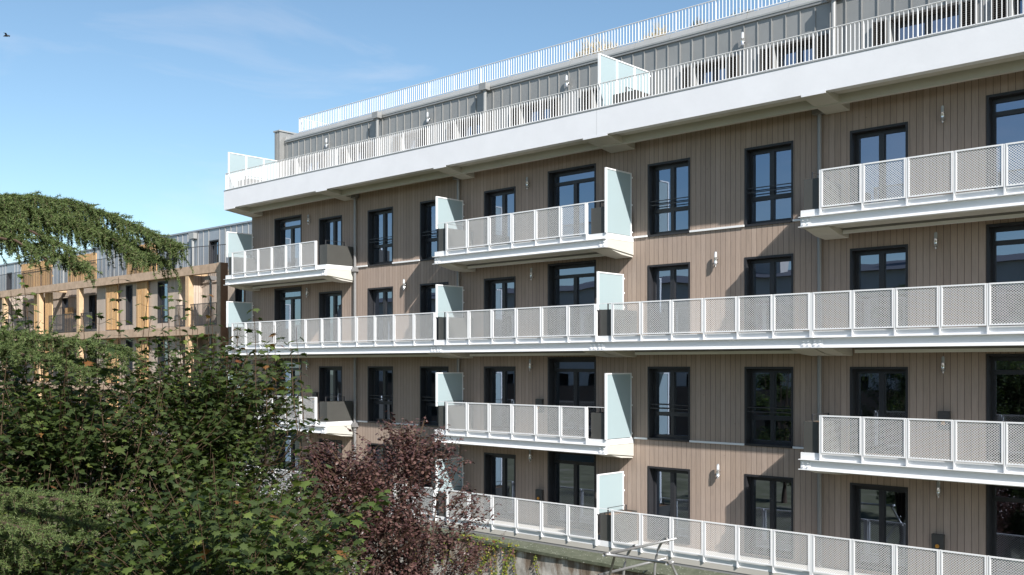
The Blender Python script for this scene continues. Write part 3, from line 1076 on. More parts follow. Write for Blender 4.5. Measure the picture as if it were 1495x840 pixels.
OW = thing('retaining_wall', 'old stained concrete garden wall with mossy coping below the lowest balconies', 'wall', (-17, 20.6, GROUND))
pl = [(-36, 21.3), (-24, 21.05), (-20.9, 20.95), (-17.1, 20.75), (-14.7, 20.63), (-11, 20.45), (-2, 20.0)]
w = MB()
nx = 14
for (xa, ya), (xb, yb) in zip(pl, pl[1:]):
    w.quad([(xa, ya, GROUND), (xb, yb, GROUND), (xb, yb, -5.20), (xa, ya, -5.20)], 'oldwall')
w.build('wall_face', OW)
w = MB()
for (xa, ya), (xb, yb) in zip(pl, pl[1:]):
    n = max(1, int((xb - xa) / .35))
    for i in range(n):
        a0, a1 = i / n, (i + 1) / n
        P0 = (xa + (xb - xa) * a0, ya + (yb - ya) * a0 - .07 - .03 * math.sin(31 * i + xa))
        P1 = (xa + (xb - xa) * a1, ya + (yb - ya) * a1 - .07 - .03 * math.sin(31 * (i + 1) + xa))
        w.quad([(P0[0], P0[1], -5.20), (P1[0], P1[1], -5.20), (P1[0], P1[1], -5.12), (P0[0], P0[1], -5.12)], 'moss')
        w.quad([(P0[0], P0[1], -5.12), (P1[0], P1[1], -5.12), (P1[0], 21.62, -5.115), (P0[0], 21.62, -5.115)], 'moss')
        w.quad([(P0[0], P0[1], -5.20), (P0[0], P0[1] + .12, -5.205), (P1[0], P1[1] + .12, -5.205), (P1[0], P1[1], -5.20)], 'moss')
w.build('coping', OW)
w = MB()
w.box(-35.8, XR, 21.63, 22.96, GROUND, -5.19, 'soffit')
w.build('plinth', B)

# ================================================================== PLANT TOOLS
def leaf_maple():
    a = [(0, -.02), (.20, .0), (.42, -.06), (.30, .14), (.58, .30), (.36, .36), (.34, .50), (.14, .52), (0, .95)]
    pts = a + [(-x, y) for x, y in a[-2:0:-1]]
    v = [(0, .26, .04)] + [(x, y, -.10 * abs(x) - .10 * y * y) for x, y in pts]
    n = len(pts)
    f = [(0, 1 + i, 1 + (i + 1) % n) for i in range(n)]
    return np.array(v), np.array(f)


def leaf_oval(w=.32):
    pts = [(0, 0), (w * .75, .22), (w, .5), (w * .62, .8), (0, 1.0), (-w * .62, .8), (-w, .5), (-w * .75, .22)]
    v = [(0, .5, .06)] + [(x, y, -.05) for x, y in pts]
    n = len(pts)
    return np.array(v), np.array([(0, 1 + i, 1 + (i + 1) % n) for i in range(n)])


def leaf_blade():
    v = [(-.5, 0, 0), (.5, 0, 0), (0, 1, 0)]
    return np.array(v, float), np.array([(0, 1, 2)])


def frames(fwd, nrm):
    """orthonormal frames: y = fwd, z ~ nrm"""
    y = fwd / (np.linalg.norm(fwd, axis=1, keepdims=True) + 1e-9)
    x = np.cross(y, nrm)
    x /= (np.linalg.norm(x, axis=1, keepdims=True) + 1e-9)
    z = np.cross(x, y)
    return np.stack([x, y, z], axis=2)


def scatter(name, tmpl, pos, fwd, nrm, size, keys, mix=None, parent=None, width=None):
    """one mesh holding all leaves of a crown"""
    tv, tf = tmpl
    pos, fwd, nrm = (np.asarray(a, float) for a in (pos, fwd, nrm))
    n = len(pos)
    size = np.broadcast_to(np.asarray(size, float), (n,))
    R = frames(fwd, nrm)
    t = tv[None, :, :].repeat(n, 0) * size[:, None, None]
    if width is not None:
        t[:, :, 0] = tv[None, :, 0] * np.broadcast_to(np.asarray(width, float), (n,))[:, None]
    V = np.einsum('nij,nkj->nki', R, t) + pos[:, None, :]
    k = len(tv)
    Fs = tf[None] + (np.arange(n) * k)[:, None, None]
    V = V.reshape(-1, 3)
    Fs = Fs.reshape(-1, 3)
    me = bpy.data.meshes.new(name)
    me.vertices.add(len(V))
    me.vertices.foreach_set('co', V.astype(np.float32).ravel())
    me.loops.add(Fs.size)
    me.loops.foreach_set('vertex_index', Fs.astype(np.int32).ravel())
    me.polygons.add(len(Fs))
    me.polygons.foreach_set('loop_start', np.arange(0, Fs.size, 3, dtype=np.int32))
    me.polygons.foreach_set('loop_total', np.full(len(Fs), 3, np.int32))
    for kx in keys:
        me.materials.append(MT[kx])
    if mix is not None:
        me.polygons.foreach_set('material_index', np.repeat(np.asarray(mix, np.int32), len(tf)))
    me.update(calc_edges=True)
    return link(name, me, parent)


def cam_xy(x_px, d):
    q = Q(x_px, HY, d)
    return q.x, q.y


class Leaves:
    def __init__(s):
        s.p, s.f, s.n, s.s, s.m = [], [], [], [], []

    def add(s, p, f, n, size, m=0):
        s.p.append(tuple(p)); s.f.append(tuple(f)); s.n.append(tuple(n)); s.s.append(size); s.m.append(m)


def rnd(a, b):
    return random.uniform(a, b)


def shoot(wood, lv, start, direc, length, r0, node=.17, leaf=.12, autumn=0.0, lit=0.0, droop=.42, twig='twig', first=.12, pet_tubes=False):
    """one upright shoot with opposite pairs of maple leaves, each pair turned a quarter"""
    d = Vector(direc).normalized()
    pts = [Vector(start)]
    n = max(3, int(length / .18))
    for i in range(n):
        d = (d + Vector((rnd(-.05, .05), rnd(-.05, .05), .05))).normalized()
        pts.append(pts[-1] + d * (length / n))
    wood.tube(pts, [r0 * (1 - .8 * i / n) + .002 for i in range(n + 1)], twig, 4, False)
    s = first * length
    ang = rnd(0, 6.28)
    while s <= length:
        i = min(n - 1, int(s / length * n))
        fr = s / length * n - i
        p = pts[i].lerp(pts[i + 1], min(1, fr))
        tip = s / length
        sz = leaf * rnd(.7, 1.15) * (1.0 - .35 * tip)
        prs = 2 if random.random() > .15 else 3
        for q in range(prs):
            a = ang + q * (2 * math.pi / prs) + rnd(-.35, .35)
            out = Vector((math.cos(a), math.sin(a), rnd(-.05, .45)))
            pet = out.normalized() * sz * rnd(.55, 1.0)
            lp = p + pet
            fw = Vector((out.x, out.y, -droop + rnd(-.4, .3)))
            nm = Vector((rnd(-.45, .45) + out.x * .3, rnd(-.45, .45) + out.y * .3, 1))
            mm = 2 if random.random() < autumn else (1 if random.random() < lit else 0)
            if pet_tubes:
                wood.tube([p, lp], .0022, twig, 3, False)
            lv.add(lp, fw, nm, sz, mm)
        ang += 1.57
        s += node * rnd(.8, 1.2)
    return pts[-1]


def maple(label, x_px, d, R, top_z, n_shoots, leaf, fixed=(), zlow=-7.2, autumn=.004, lit=.08, limbs=9, xy=None):
    """broad multi-stemmed maple; the stems rise from one base and fan into upright shoots"""
    cx, cy = xy or cam_xy(x_px, d)
    o = thing('maple_tree', label, 'tree', (cx, cy, GROUND))
    wood, lv, tr = MB(), Leaves(), MB()
    trunk_top = -6.2
    tr.tube([(cx, cy, GROUND - .1), (cx + .04, cy, GROUND + .9), (cx, cy + .03, trunk_top)], [.16, .12, .10], 'bark', 10)
    ends = []
    for i in range(limbs):
        a = i * 2.4 + rnd(-.3, .3)
        rr = R * math.sqrt((i + .7) / limbs) * .8
        ex, ey = cx + rr * math.cos(a), cy + rr * math.sin(a)
        ez = top_z - 1.1 - 1.6 * (rr / R) ** 2 + rnd(-.5, .3)
        b0 = Vector((cx, cy, trunk_top - rnd(0, .8)))
        mid = Vector(((cx + ex) / 2 + rnd(-.2, .2), (cy + ey) / 2 + rnd(-.2, .2), trunk_top + (ez - trunk_top) * .45))
        pts = [b0, b0.lerp(mid, .5) + Vector((0, 0, -.1)), mid, mid.lerp(Vector((ex, ey, ez)), .5), Vector((ex, ey, ez))]
        tr.tube(pts, [.07, .05, .032, .02, .01], 'bark', 6, False)
        ends.append(pts)
    clumps = []
    nc = max(10, n_shoots // 26)
    for i in range(nc):
        u = rnd(0, 1) ** .45
        a = rnd(0, 6.28)
        h = ((i + rnd(0, 1)) / nc)
        z = zlow + (top_z - .6 - zlow) * h
        prof = (math.sin(math.pi * min(1, .18 + .82 * h) ** 1.15) ** .55 if h < .97 else .35)
        rr = R * u * max(.25, prof) * (1 + .15 * math.sin(3 * a + 4 * h))
        clumps.append((Vector((cx + rr * math.cos(a), cy + rr * math.sin(a), z)), a, u))
        p = clumps[-1][0]
        best = min((q for pp in ends for q in pp), key=lambda q: (q - p).length + (2 if q.z > p.z else 0))
        tr.tube([best, best.lerp(p, .5) + Vector((0, 0, -.08)), p], [.016, .011, .006], 'bark', 4, False)
    for i in range(n_shoots):
        c, a, u = clumps[i % nc]
        outv = Vector((math.cos(a), math.sin(a), 0))
        p = c + Vector((random.gauss(0, .23), random.gauss(0, .23), random.gauss(0, .13)))
        sp = p - c
        dr = outv * rnd(.1, .9) * u + Vector((sp.x * 1.6, sp.y * 1.6, rnd(.35, 1.1)))
        shoot(wood, lv, p, dr, rnd(.35, .95), .0035, node=.09, leaf=leaf * rnd(.8, 1.2), autumn=autumn, lit=lit)
    for (px, py, length, aut) in fixed:
        tip = Q(px, py, d + rnd(-.8, .4))
        st = tip - Vector((rnd(-.12, .12) - (px - x_px) * .0009, rnd(-.1, .1), length))
        shoot(wood, lv, st, tip - st, length, .006, node=.135, leaf=leaf * 1.3, autumn=aut, lit=lit * 2, droop=.5, first=.02, pet_tubes=True)
        best = min((q for pp in ends for q in pp), key=lambda q: (q - st).length + (2 if q.z > st.z else 0))
        wood.tube([best, best.lerp(st, .5) + Vector((0, 0, -.15)), st], [.012, .009, .006], 'twig', 4, False)
    tr.build('trunk', o, True)
    wood.build('twigs', o)
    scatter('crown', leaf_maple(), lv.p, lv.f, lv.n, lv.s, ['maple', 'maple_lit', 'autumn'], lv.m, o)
    return o


# ------------------------------------------------------------------ the green maples in front
maple('tall dark green maple with upright whips rising before the white balconies', 296, 13.0, 1.52, .20, 2600, .112,
      fixed=[(237, 416, 1.7, 0), (271, 438, 1.5, 0), (319, 431, 1.7, .05), (345, 474, 1.2, .3), (368, 452, 1.3, .05), (385, 505, 1.0, .5), (401, 475, 1.1, .2), (429, 478, 1.2, 0), (412, 520, 1.0, 0),
             (205, 416, 1.6, 0), (183, 405, 1.6, 0), (258, 470, 1.2, 0), (296, 480, 1.1, 0), (222, 460, 1.2, 0), (332, 520, 1., 0), (438, 575, .9, 0), (360, 540, .9, .1),
             (150, 455, 1.6, 0), (163, 470, 1.4, 0), (215, 492, 1.3, 0), (246, 448, 1.6, 0), (283, 455, 1.6, 0), (306, 462, 1.5, 0), (330, 498, 1.3, .1), (357, 505, 1.2, .05), (392, 535, 1.0, .1), (418, 505, 1.1, 0)])
maple('broad dark maple at the left behind the lowest cedar bough', 95, 11.2, 2.0, -.05, 2900, .114,
      fixed=[(117, 452, 1.4, 0), (142, 500, 1.2, .05), (98, 540, 1.0, 0), (170, 520, 1.2, .0), (60, 520, 1.1, .35), (30, 500, 1.2, .1), (10, 520, 1.0, 0), (190, 540, 1.0, 0)])
maple('low maple with large leaves nearest the camera at the bottom of the view', 330, 9.4, 1.25, -1.0, 800, .135, limbs=7, lit=.25, zlow=-6.5, autumn=.005)
maple('bright green maple whose leafy edge shows above the cedar at far left', -62, 15.0, 1.35, 1.3, 620, .11, lit=.5, zlow=-5.0,
      fixed=[(12, 425, 1.0, 0), (30, 398, .9, 0), (40, 440, .8, 0), (20, 455, .9, .1), (45, 470, .8, 0), (2, 430, 1., 0), (30, 480, .9, .1)])


for (tx, ty), h, lb in (((-28, -7), 2.4, 'dark tree standing across the garden, mirrored in the middle windows'), ((-20.5, -6), 1.6, 'dark tree across the garden mirrored in the lower right windows'), ((-12.5, -9), 2.8, 'dark tree behind the viewpoint mirrored in the rightmost glass doors')):
    maple(lb, 0, 0, 2.3, h, 420, .20, xy=(tx, ty), lit=.2)


def plum(label, x_px, d, R, top_z, n, leaf=.062, zlow=-6.8, tilt=()):
    cx, cy = cam_xy(x_px, d)
    o = thing('plum_tree', label, 'tree', (cx, cy, GROUND))
    tr, wood, lv = MB(), MB(), Leaves()
    tr.tube([(cx, cy, GROUND - .1), (cx, cy, -6.6)], [.11, .09], 'bark', 8)
    stems = []
    for i in range(9):
        a = i * 2.4
        rr = R * math.sqrt((i + .3) / 9) * .75
        e = Vector((cx + rr * math.cos(a), cy + rr * math.sin(a), top_z - .35 - 1.5 * (rr / R) ** 1.3 + rnd(-.2, .1)))
        b0 = Vector((cx, cy, -6.7))
        pts = [b0, b0.lerp(e, .35) + Vector((rr * .2 * math.cos(a), rr * .2 * math.sin(a), 0)), b0.lerp(e, .7), e]
        tr.tube(pts, [.05, .035, .022, .008], 'bark', 6, False)
        stems.append(pts)
    cl = []
    for i in range(n // 22):
        h = (i + rnd(0, 1)) / (n // 22)
        z = zlow + (top_z - zlow) * h
        prof = min(1.0, (1 - h) * 4.6 + .10)
        u = rnd(0, 1) ** .45
        a = rnd(0, 6.28)
        rr = R * u * prof * (1 + .22 * math.sin(3 * a + 5 * h) + .12 * math.sin(7 * a - 9 * h))
        cl.append((Vector((cx + rr * math.cos(a), cy + rr * math.sin(a), z)), a, u))
        q = min((e for st in stems for e in st), key=lambda e: (e - cl[-1][0]).length + (1.5 if e.z > z else 0))
        tr.tube([q, q.lerp(cl[-1][0], .5) + Vector((0, 0, -.05)), cl[-1][0]], [.010, .007, .004], 'bark', 4, False)
    for i in range(n):
        c, a, u = cl[i % len(cl)]
        p = c + Vector((random.gauss(0, .15), random.gauss(0, .15), random.gauss(0, .14)))
        dr = Vector((math.cos(a) * u * .8 + rnd(-.3, .3), math.sin(a) * u * .8 + rnd(-.3, .3), rnd(.4, 1.1))).normalized()
        ln = rnd(.18, .5)
        wood.tube([p, p + dr * ln], [.006, .002], 'twig', 3, False)
        k = int(ln / .028)
        for j in range(k):
            q = p + dr * ln * (j + .5) / k
            b = rnd(0, 6.28)
            out = Vector((math.cos(b), math.sin(b), rnd(-.5, .5)))
            lv.add(q + out * .02, out + Vector((0, 0, -.35)), Vector((rnd(-.8, .8), rnd(-.8, .8), 1)), leaf * rnd(.65, 1.25))
    for i in range(len(tilt)):                                             # long loose twigs leaning out of the outline
        px, py, qx, qy = tilt[i]
        a, b = Q(px, py, d), Q(qx, qy, d)
        pts = [a.lerp(b, t / 6) + Vector((0, 0, .10 * math.sin(math.pi * t / 6))) for t in range(7)]
        wood.tube(pts, [.009 - .001 * t for t in range(7)], 'twig', 4, False)
        for j in range(46):
            t = rnd(0.1, 1)
            q = a.lerp(b, t) + Vector((0, 0, .10 * math.sin(math.pi * t)))
            bb = rnd(0, 6.28)
            out = Vector((math.cos(bb), math.sin(bb), rnd(-.5, .5)))
            lv.add(q + out * rnd(.02, .10), out + Vector((0, 0, -.35)), Vector((rnd(-.8, .8), rnd(-.8, .8), 1)), leaf * rnd(.65, 1.2))
    tr.build('trunk', o, True)
    wood.build('twigs', o)
    scatter('crown', leaf_oval(.33), lv.p, lv.f, lv.n, lv.s, ['plum'], None, o)
    return o


plum('full purple leaved plum tree in front of the ivy covered wall', 590, 16.0, 1.16, -1.30, 2600,
     tilt=[(650, 740, 718, 728), (660, 700, 684, 672), (640, 720, 668, 640), (560, 745, 530, 690), (670, 780, 697, 765), (600, 690, 593, 632)])
plum('thinner purple plum with loose upright twigs between the maple and the full plum', 488, 15.0, 1.05, -1.52, 2600,
     tilt=[(470, 720, 466, 655), (490, 720, 490, 645), (505, 730, 508, 672), (530, 720, 528, 680), (450, 740, 455, 680)])

# low green shrub at the foot of the plum trees
cx, cy = cam_xy(480, 12.5)
o = thing('green_shrub', 'small light green leaved shrub below the thinner plum tree', 'shrub', (cx, cy, GROUND))
wood, lv = MB(), Leaves()
for i in range(260):
    a, u = rnd(0, 6.28), rnd(0, 1) ** .5
    h = rnd(0, 1)
    rr = .85 * u * (1 - .6 * h)
    p = Vector((cx + rr * math.cos(a), cy + rr * math.sin(a), -4.6 + h * 2.1))
    dr = Vector((math.cos(a) * u, math.sin(a) * u, rnd(.4, 1.2))).normalized()
    ln = rnd(.25, .5)
    wood.tube([p, p + dr * ln], [.005, .002], 'twig', 3, False)
    for j in range(12):
        q = p + dr * ln * j / 12
        b = rnd(0, 6.28)
        out = Vector((math.cos(b), math.sin(b), rnd(-.2, .5)))
        lv.add(q, out, Vector((rnd(-.5, .5), rnd(-.5, .5), 1)), .055 * rnd(.7, 1.3), 1 if random.random() < .75 else 0)
for i in range(10):
    a = i * .63
    wood.tube([(cx, cy, GROUND - .05), (cx + .3 * math.cos(a), cy + .3 * math.sin(a), -6), (cx + .5 * math.cos(a), cy + .5 * math.sin(a), -4.3)], [.02, .014, .006], 'bark', 5, False)
wood.build('stems', o)
scatter('foliage', leaf_oval(.36), lv.p, lv.f, lv.n, lv.s, ['maple', 'maple_lit'], lv.m, o)


# ------------------------------------------------------------------ cedar
def cedar():
    tx, ty = -15.6, 2.0
    o = thing('cedar_tree', 'weeping cedar with drooping needle boughs reaching in from the left edge', 'tree', (tx, ty, GROUND))
    tr, wood = MB(), MB()
    tr.tube([(tx, ty, GROUND - .1), (tx + .1, ty, -4), (tx, ty + .1, 0), (tx + .05, ty, 3.4), (tx, ty, 6.5)], [.42, .36, .28, .18, .04], 'bark', 12)
    SEG = []

    def twig(p, d, ln, r=.006, dens=1.0, nl=.034):
        """hanging twig set with short spurs of needles"""
        n = max(2, int(ln / .09))
        pts = [Vector(p)]
        d = Vector(d).normalized()
        for i in range(n):
            d = (d + Vector((rnd(-.14, .14), rnd(-.14, .14), -.13))).normalized()
            pts.append(pts[-1] + d * ln / n)
        wood.tube(pts, [r * (1 - .7 * i / n) for i in range(n + 1)], 'bark', 3, False)
        for a, b in zip(pts, pts[1:]):
            SEG.append((*a, *b, max(3, int((b - a).length / .0032 * dens)), nl))
        return pts

    def bough(path, hang, side, density, dens=1.0, nl=.034, keep=.75):
        """main limb along path with side branchlets that arch over and weep"""
        path = [Vector(p) for p in path]
        wood.tube(path, [.026 * (1 - .85 * i / (len(path) - 1)) + .006 for i in range(len(path))], 'bark', 6, False)
        seg = [(b - a).length for a, b in zip(path, path[1:])]
        tot = sum(seg)
        cnt = int(tot * density)
        for c in range(cnt):
            s = (c + random.random()) / cnt * tot
            i = 0
            while i < len(seg) - 1 and s > seg[i]:
                s -= seg[i]
                i += 1
            fr = min(1, s / seg[i])
            p = path[i].lerp(path[i + 1], fr)
            ax = (path[i + 1] - path[i]).normalized()
            t = (c + .5) / cnt
            sd = ax.cross(Vector((0, 0, 1))).normalized() * random.choice((-1, 1))
            dr = (sd * rnd(.5, 1.1) + ax * rnd(.2, .9) + Vector((0, 0, rnd(.0, .35)))).normalized()
            ln = side * rnd(.45, 1.0) * (1 - .5 * t)
            # short leafy spur that hides the limb itself
            twig(p + Vector((0, 0, .01)), Vector((rnd(-.6, .6), rnd(-.6, .6), rnd(.0, .5))) + ax * .8, rnd(.12, .28), .004, dens, nl)
            pts = twig(p, dr, ln, .008, dens, nl)
            clump = rnd(.25, 1.25) if random.random() < .8 else rnd(1.2, 1.6)
            for q in pts:
                if random.random() < keep:
                    h = hang * clump * rnd(.35, 1.0) * (1 - .72 * t)
                    if h > .07:
                        twig(q, Vector((rnd(-.3, .3), rnd(-.3, .3), -1)) + dr * .35, h, .004, dens, nl)

    def px(*lst):
        return [Q(*a) for a in lst]
    base = Vector((tx, ty, 0))
    def fan(stem, pts, hang, side, density, dens, nl, spread=(.35, -.35)):
        """a bough forks into three limbs lying side by side, so that it has real depth"""
        bough([stem] + pts, hang, side, density, dens, nl)
        for k, off in enumerate(spread):
            sh = Vector((UY, UX, 0)) * off
            q = [p + sh * min(1, .4 + i * .2) + Vector((0, 0, -.07 - .05 * i)) for i, p in enumerate(pts[:-1])]
            bough([stem] + q, hang * .9, side * .9, density * .8, dens, nl)

    # upper bough: arches out of the left edge, weeping curtain below it
    fan(base + Vector((.2, .2, 1.3)), px((-120, 305, 12.4), (-40, 290, 12.6), (40, 289, 12.9), (110, 300, 13.1), (175, 322, 13.3), (225, 345, 13.4), (258, 360, 13.5)), .84, .78, 46, 1.0, .044)
    fan(base + Vector((.1, .2, 1.1)), px((-120, 345, 12.0), (-30, 330, 12.0), (40, 335, 12.1), (95, 362, 12.2), (122, 392, 12.3)), .70, .65, 22, 1.0, .046)
    # middle bough
    fan(base + Vector((.2, .1, -.1)), px((-120, 500, 11.2), (-40, 484, 11.0), (30, 490, 10.9), (90, 498, 10.9), (145, 508, 10.9), (182, 517, 10.9)), 0.44, .52, 42, 1.0, .042, (.3, -.3))
    # lower bough, nearest
    fan(base + Vector((.2, -.1, -1.6)), px((-150, 712, 9.2), (-60, 718, 8.6), (10, 722, 8.3), (70, 728, 8.2), (115, 734, 8.1), (145, 740, 8.1)), .26, .46, 44, 1.2, .032, (.3, -.3))
    fan(base + Vector((.2, -.1, -1.9)), px((-150, 790, 9.0), (-60, 780, 8.5), (0, 785, 8.2), (35, 800, 8.1)), .50, .42, 34, 1.2, .032, (.3, -.3))
    # boughs of the rest of the crown, outside the view
    for i, (a, z, ln) in enumerate(((2.6, 2.2, 4.0), (3.6, 3.4, 3.4), (-1.9, .6, 3.6), (3.1, -.4, 4.4), (2.0, 4.8, 1.8), (-2.6, -1.5, 4.2), (1.9, -1.2, 3.4))):
        dv = Vector((math.cos(a), math.sin(a), 0))
        bough([base + Vector((0, 0, z)), base + dv * ln * .4 + Vector((0, 0, z + .35)), base + dv * ln * .8 + Vector((0, 0, z + .2)), base + dv * ln + Vector((0, 0, z - .4))], .8, .9, 9, .25, .075)
    tr.build('trunk', o, True)
    wood.build('branches', o)
    sg = np.array(SEG)
    cnt = sg[:, 6].astype(int)
    idx = np.repeat(np.arange(len(sg)), cnt)
    n = len(idx)
    t = RNG.random(n)[:, None]
    a, b = sg[idx, 0:3], sg[idx, 3:6]
    ax = (b - a) / (np.linalg.norm(b - a, axis=1, keepdims=True) + 1e-9)
    rv = RNG.normal(size=(n, 3))
    rv /= np.linalg.norm(rv, axis=1, keepdims=True)
    v = rv + ax * .4
    nr = np.cross(v, RNG.normal(size=(n, 3)))
    scatter('crown', leaf_blade(), a + (b - a) * t, v, nr, sg[idx, 7] * RNG.uniform(.7, 1.2, n), ['cedar'], None, o, width=sg[idx, 7] * .24)
    print('cedar needles', n)
    return o


cedar()

# ------------------------------------------------------------------ climber on the old wall
def wall_y(x):
    for (xa, ya), (xb, yb) in zip(pl, pl[1:]):
        if xa <= x <= xb:
            return ya + (yb - ya) * (x - xa) / (xb - xa)
    return pl[-1][1]


o = thing('ivy_creeper', 'yellow green creeper hanging in strands over the stained garden wall', 'creeper', (-20, 20.6, GROUND))
wood, lv = MB(), Leaves()
strands = []
for i in range(10):
    x = -20.95 + i * .21 + rnd(-.08, .08)
    strands.append((x, rnd(.7, 2.2), rnd(-.25, .12)))
strands.append((-18.2, 1.1, -.05))
strands += [(-23.5 + i * .4, rnd(.6, 1.8), rnd(-.2, .2)) for i in range(5)]
for x, ln, lean in strands:
    n = int(ln / .05)
    pts = []
    for k in range(n + 1):
        s = k / n
        xx = x + lean * ln * s + .12 * math.sin(3.5 * s + x * 7)
        pts.append(Vector((xx, wall_y(xx) - .035, -5.22 - ln * s)))
    wood.tube(pts, .008, 'twig', 4, False)
    for p in pts:
        for j in range(3):
            a = rnd(0, 6.28)
            lv.add(p + Vector((rnd(-.05, .05), -rnd(.0, .05), rnd(-.05, .05))), (math.cos(a), -.25, math.sin(a) - .5), (rnd(-.5, .5), -1, rnd(.2, .9)), rnd(.035, .07))
for i in range(170):
    x = -21.6 + rnd(0, 1) ** 1.1 * 2.6
    p = Vector((x, wall_y(x) - .09 + rnd(-.03, .22) * (1 if x < -20.0 else .3), -5.13 + rnd(-.14, .03)))
    a = rnd(0, 6.28)
    if p.y > wall_y(x) - .06:
        p.z = -5.09 + rnd(0, .05)
    lv.add(p, (math.cos(a), math.sin(a) * .5, rnd(-.5, .2)), (rnd(-.4, .4), -.6, 1), rnd(.045, .09))
wood.build('stems', o)
scatter('foliage', leaf_oval(.42), lv.p, lv.f, lv.n, lv.s, ['ivy'], None, o)

# ------------------------------------------------------------------ bent steel tube frame before the wall
o = thing('steel_tube_frame', 'frame of bent grey steel tubes standing before the mossy garden wall', 'tube frame', (-13.4, 18.4, GROUND))
A0, A1 = Vector((-13.36, 17.5, -4.13)), Vector((-13.36, 20.15, -4.13))
C0, C1 = Vector((-13.62, 17.5, -4.63)), Vector((-13.62, 20.1, -4.63))
B1 = Vector((-11.72, 17.5, -4.10))
r = .030
for name, pts in (('ridge_tube', [A0, A1]), ('side_tube', [C0, C1]), ('cross_tube', [A0 + Vector((-.03, -.055, 0)), B1 + Vector((0, -.055, 0))])):
    w = MB()
    w.tube(pts, r, 'tube', 10)
    w.build(name, o, True)
for y, dx in ((18.5, -.34), (19.75, -.34)):
    w = MB()
    pts = [Vector((-13.34, y, -4.07))]
    for k in range(1, 9):
        t = k / 8 * math.pi / 2
        pts.append(Vector((-13.34 + dx * math.sin(t) * 1.0, y, -4.07 - .75 * (1 - math.cos(t)) - .02 * k)))
    pts.append(Vector((-13.70, y, GROUND - .05)))
    w.tube(pts, .032, 'tube', 10)
    w.build('bent_leg', o, True)
for a, b in (((-13.18, 17.53, -4.12), (-13.75, 17.53, -6.0)), ((-13.75, 17.53, -6.0), (-13.85, 17.53, GROUND)), ((-11.74, 17.53, -4.10), (-11.2, 17.53, -5.0)), ((-11.2, 17.53, -5.0), (-10.9, 17.53, GROUND)), ((-11.47, 17.5, -4.38), (-11.95, 17.5, -5.2)), ((-11.95, 17.5, -5.2), (-12.2, 17.5, GROUND))):
    w = MB()
    w.tube([a, b], .028, 'tube', 10)
    w.build('leg', o, True)
for p in ((-13.36, 17.49, -4.13), (-11.72, 17.49, -4.10)):
    w = MB()
    w.tube([Vector(p) + Vector((0, -.12, 0)), Vector(p) + Vector((0, .06, 0))], .042, 'tube', 8)
    w.build('clamp', o, True)

# ------------------------------------------------------------------ plants on the roof edge
def tuft(label, x, y, wdt, h, n, key, grp):
    o = thing('roof_grass', label, 'roof plant', (x, y, 9.5), grp)
    w = MB()
    w.box(x - wdt / 2, x + wdt / 2, y - .2, y + .2, 9.522, 9.60, 'soil')
    w.build('root_mat', o)
    p, f, nn, s = [], [], [], []
    for i in range(n):
        px_ = x + RNG.uniform(-wdt / 2, wdt / 2)
        hh = h * (1 - .6 * (2 * abs(px_ - x) / wdt) ** 2) * RNG.uniform(.5, 1.05)
        py_ = y + RNG.uniform(-.18, .18)
        lean = (RNG.normal(0, .22), RNG.normal(0, .2), 1)
        for q in range(6):
            t = q / 6
            p.append((px_ + lean[0] * hh * t, py_ + lean[1] * hh * t, 9.6 + hh * t)); f.append((lean[0] + RNG.normal(0, .5) * t, lean[1] + RNG.normal(0, .5) * t, 1)); nn.append(tuple(RNG.normal(size=3))); s.append(hh * .35)
    scatter('blades', leaf_blade(), p, f, nn, s, [key], None, o, width=np.full(len(p), .022))


tuft('large tan dry grass clump behind the roof railing left of the tall screen', -19.6, 25.0, 1.9, .72, 170, 'drygrass', 'plants along the roof railing')
tuft('pale dry grass clump just above the tall frosted terrace screen', -17.3, 25.0, 1.0, .62, 90, 'drygrass', 'plants along the roof railing')
tuft('small dark green tuft behind the roof railing right of the tan grass', -15.75, 24.95, .6, .42, 80, 'roofgreen', 'plants along the roof railing')
tuft('low reddish tuft behind the roof railing, rightmost of the roof plants', -14.3, 24.95, 1.1, .36, 90, 'roofgreen', 'plants along the roof railing')

# ------------------------------------------------------------------ bird
c = Q(9.5, 52.5, 60)
w = MB()
ax = Vector((UX, -UY, 0)).normalized()
pts = [c - ax * .20 + Vector((0, 0, -.03)), c - ax * .10, c + ax * .05, c + ax * .16, c + ax * .22]
w.tube(pts, [.01, .05, .06, .035, .012], 'bird', 8)
for s in (-1, 1):
    nrm = Vector((-ax.y, ax.x, 0)) * s
    q0 = c + ax * .07
    q1 = c - ax * .05
    e1 = c + nrm * .22 + ax * .10 + Vector((0, 0, .10))
    e2 = c + nrm * .20 - ax * .02 + Vector((0, 0, .085))
    e3 = c + nrm * .42 - ax * .02 + Vector((0, 0, .05))
    w.quad([q0, e1, e2, q1], 'bird')
    w.quad([e1, e3, e2], 'bird')
tag(w.build('bird'), 'small dark bird gliding in the blue sky at upper left', 'bird')

# ------------------------------------------------------------------ the block across the garden, mirrored in the panes
OB = thing('opposite_building', 'pale rendered block across the garden mirrored in the window panes', 'building', (-35, -34, GROUND))
w = MB()
oh = []
for zt in (5.2, 2.3, -.6, -3.5):
    for i in range(26):
        x = -90 + i * 3.6
        oh.append((x, x + 1.2, zt - 1.9, zt - .2))
wall_sheet(w, -95, 5, GROUND, 7.0, -26, oh, 'render_pale', True)
wall_sheet(w, -95, 5, GROUND, -1.9, -25.94, [h for h in oh if h[3] < -1.9], 'render_brown', True)
w.quad([(5, -26, GROUND), (5, -26, 7), (5, -38, 7), (5, -38, GROUND)], 'render_pale')
w.quad([(-95, -26, GROUND), (-95, -38, GROUND), (-95, -38, 7), (-95, -26, 7)], 'render_pale')
w.quad([(-95, -27.5, GROUND), (5, -27.5, GROUND), (5, -27.5, 7), (-95, -27.5, 7)], 'louvre')
w.build('rendered_wall', OB)
w = MB()
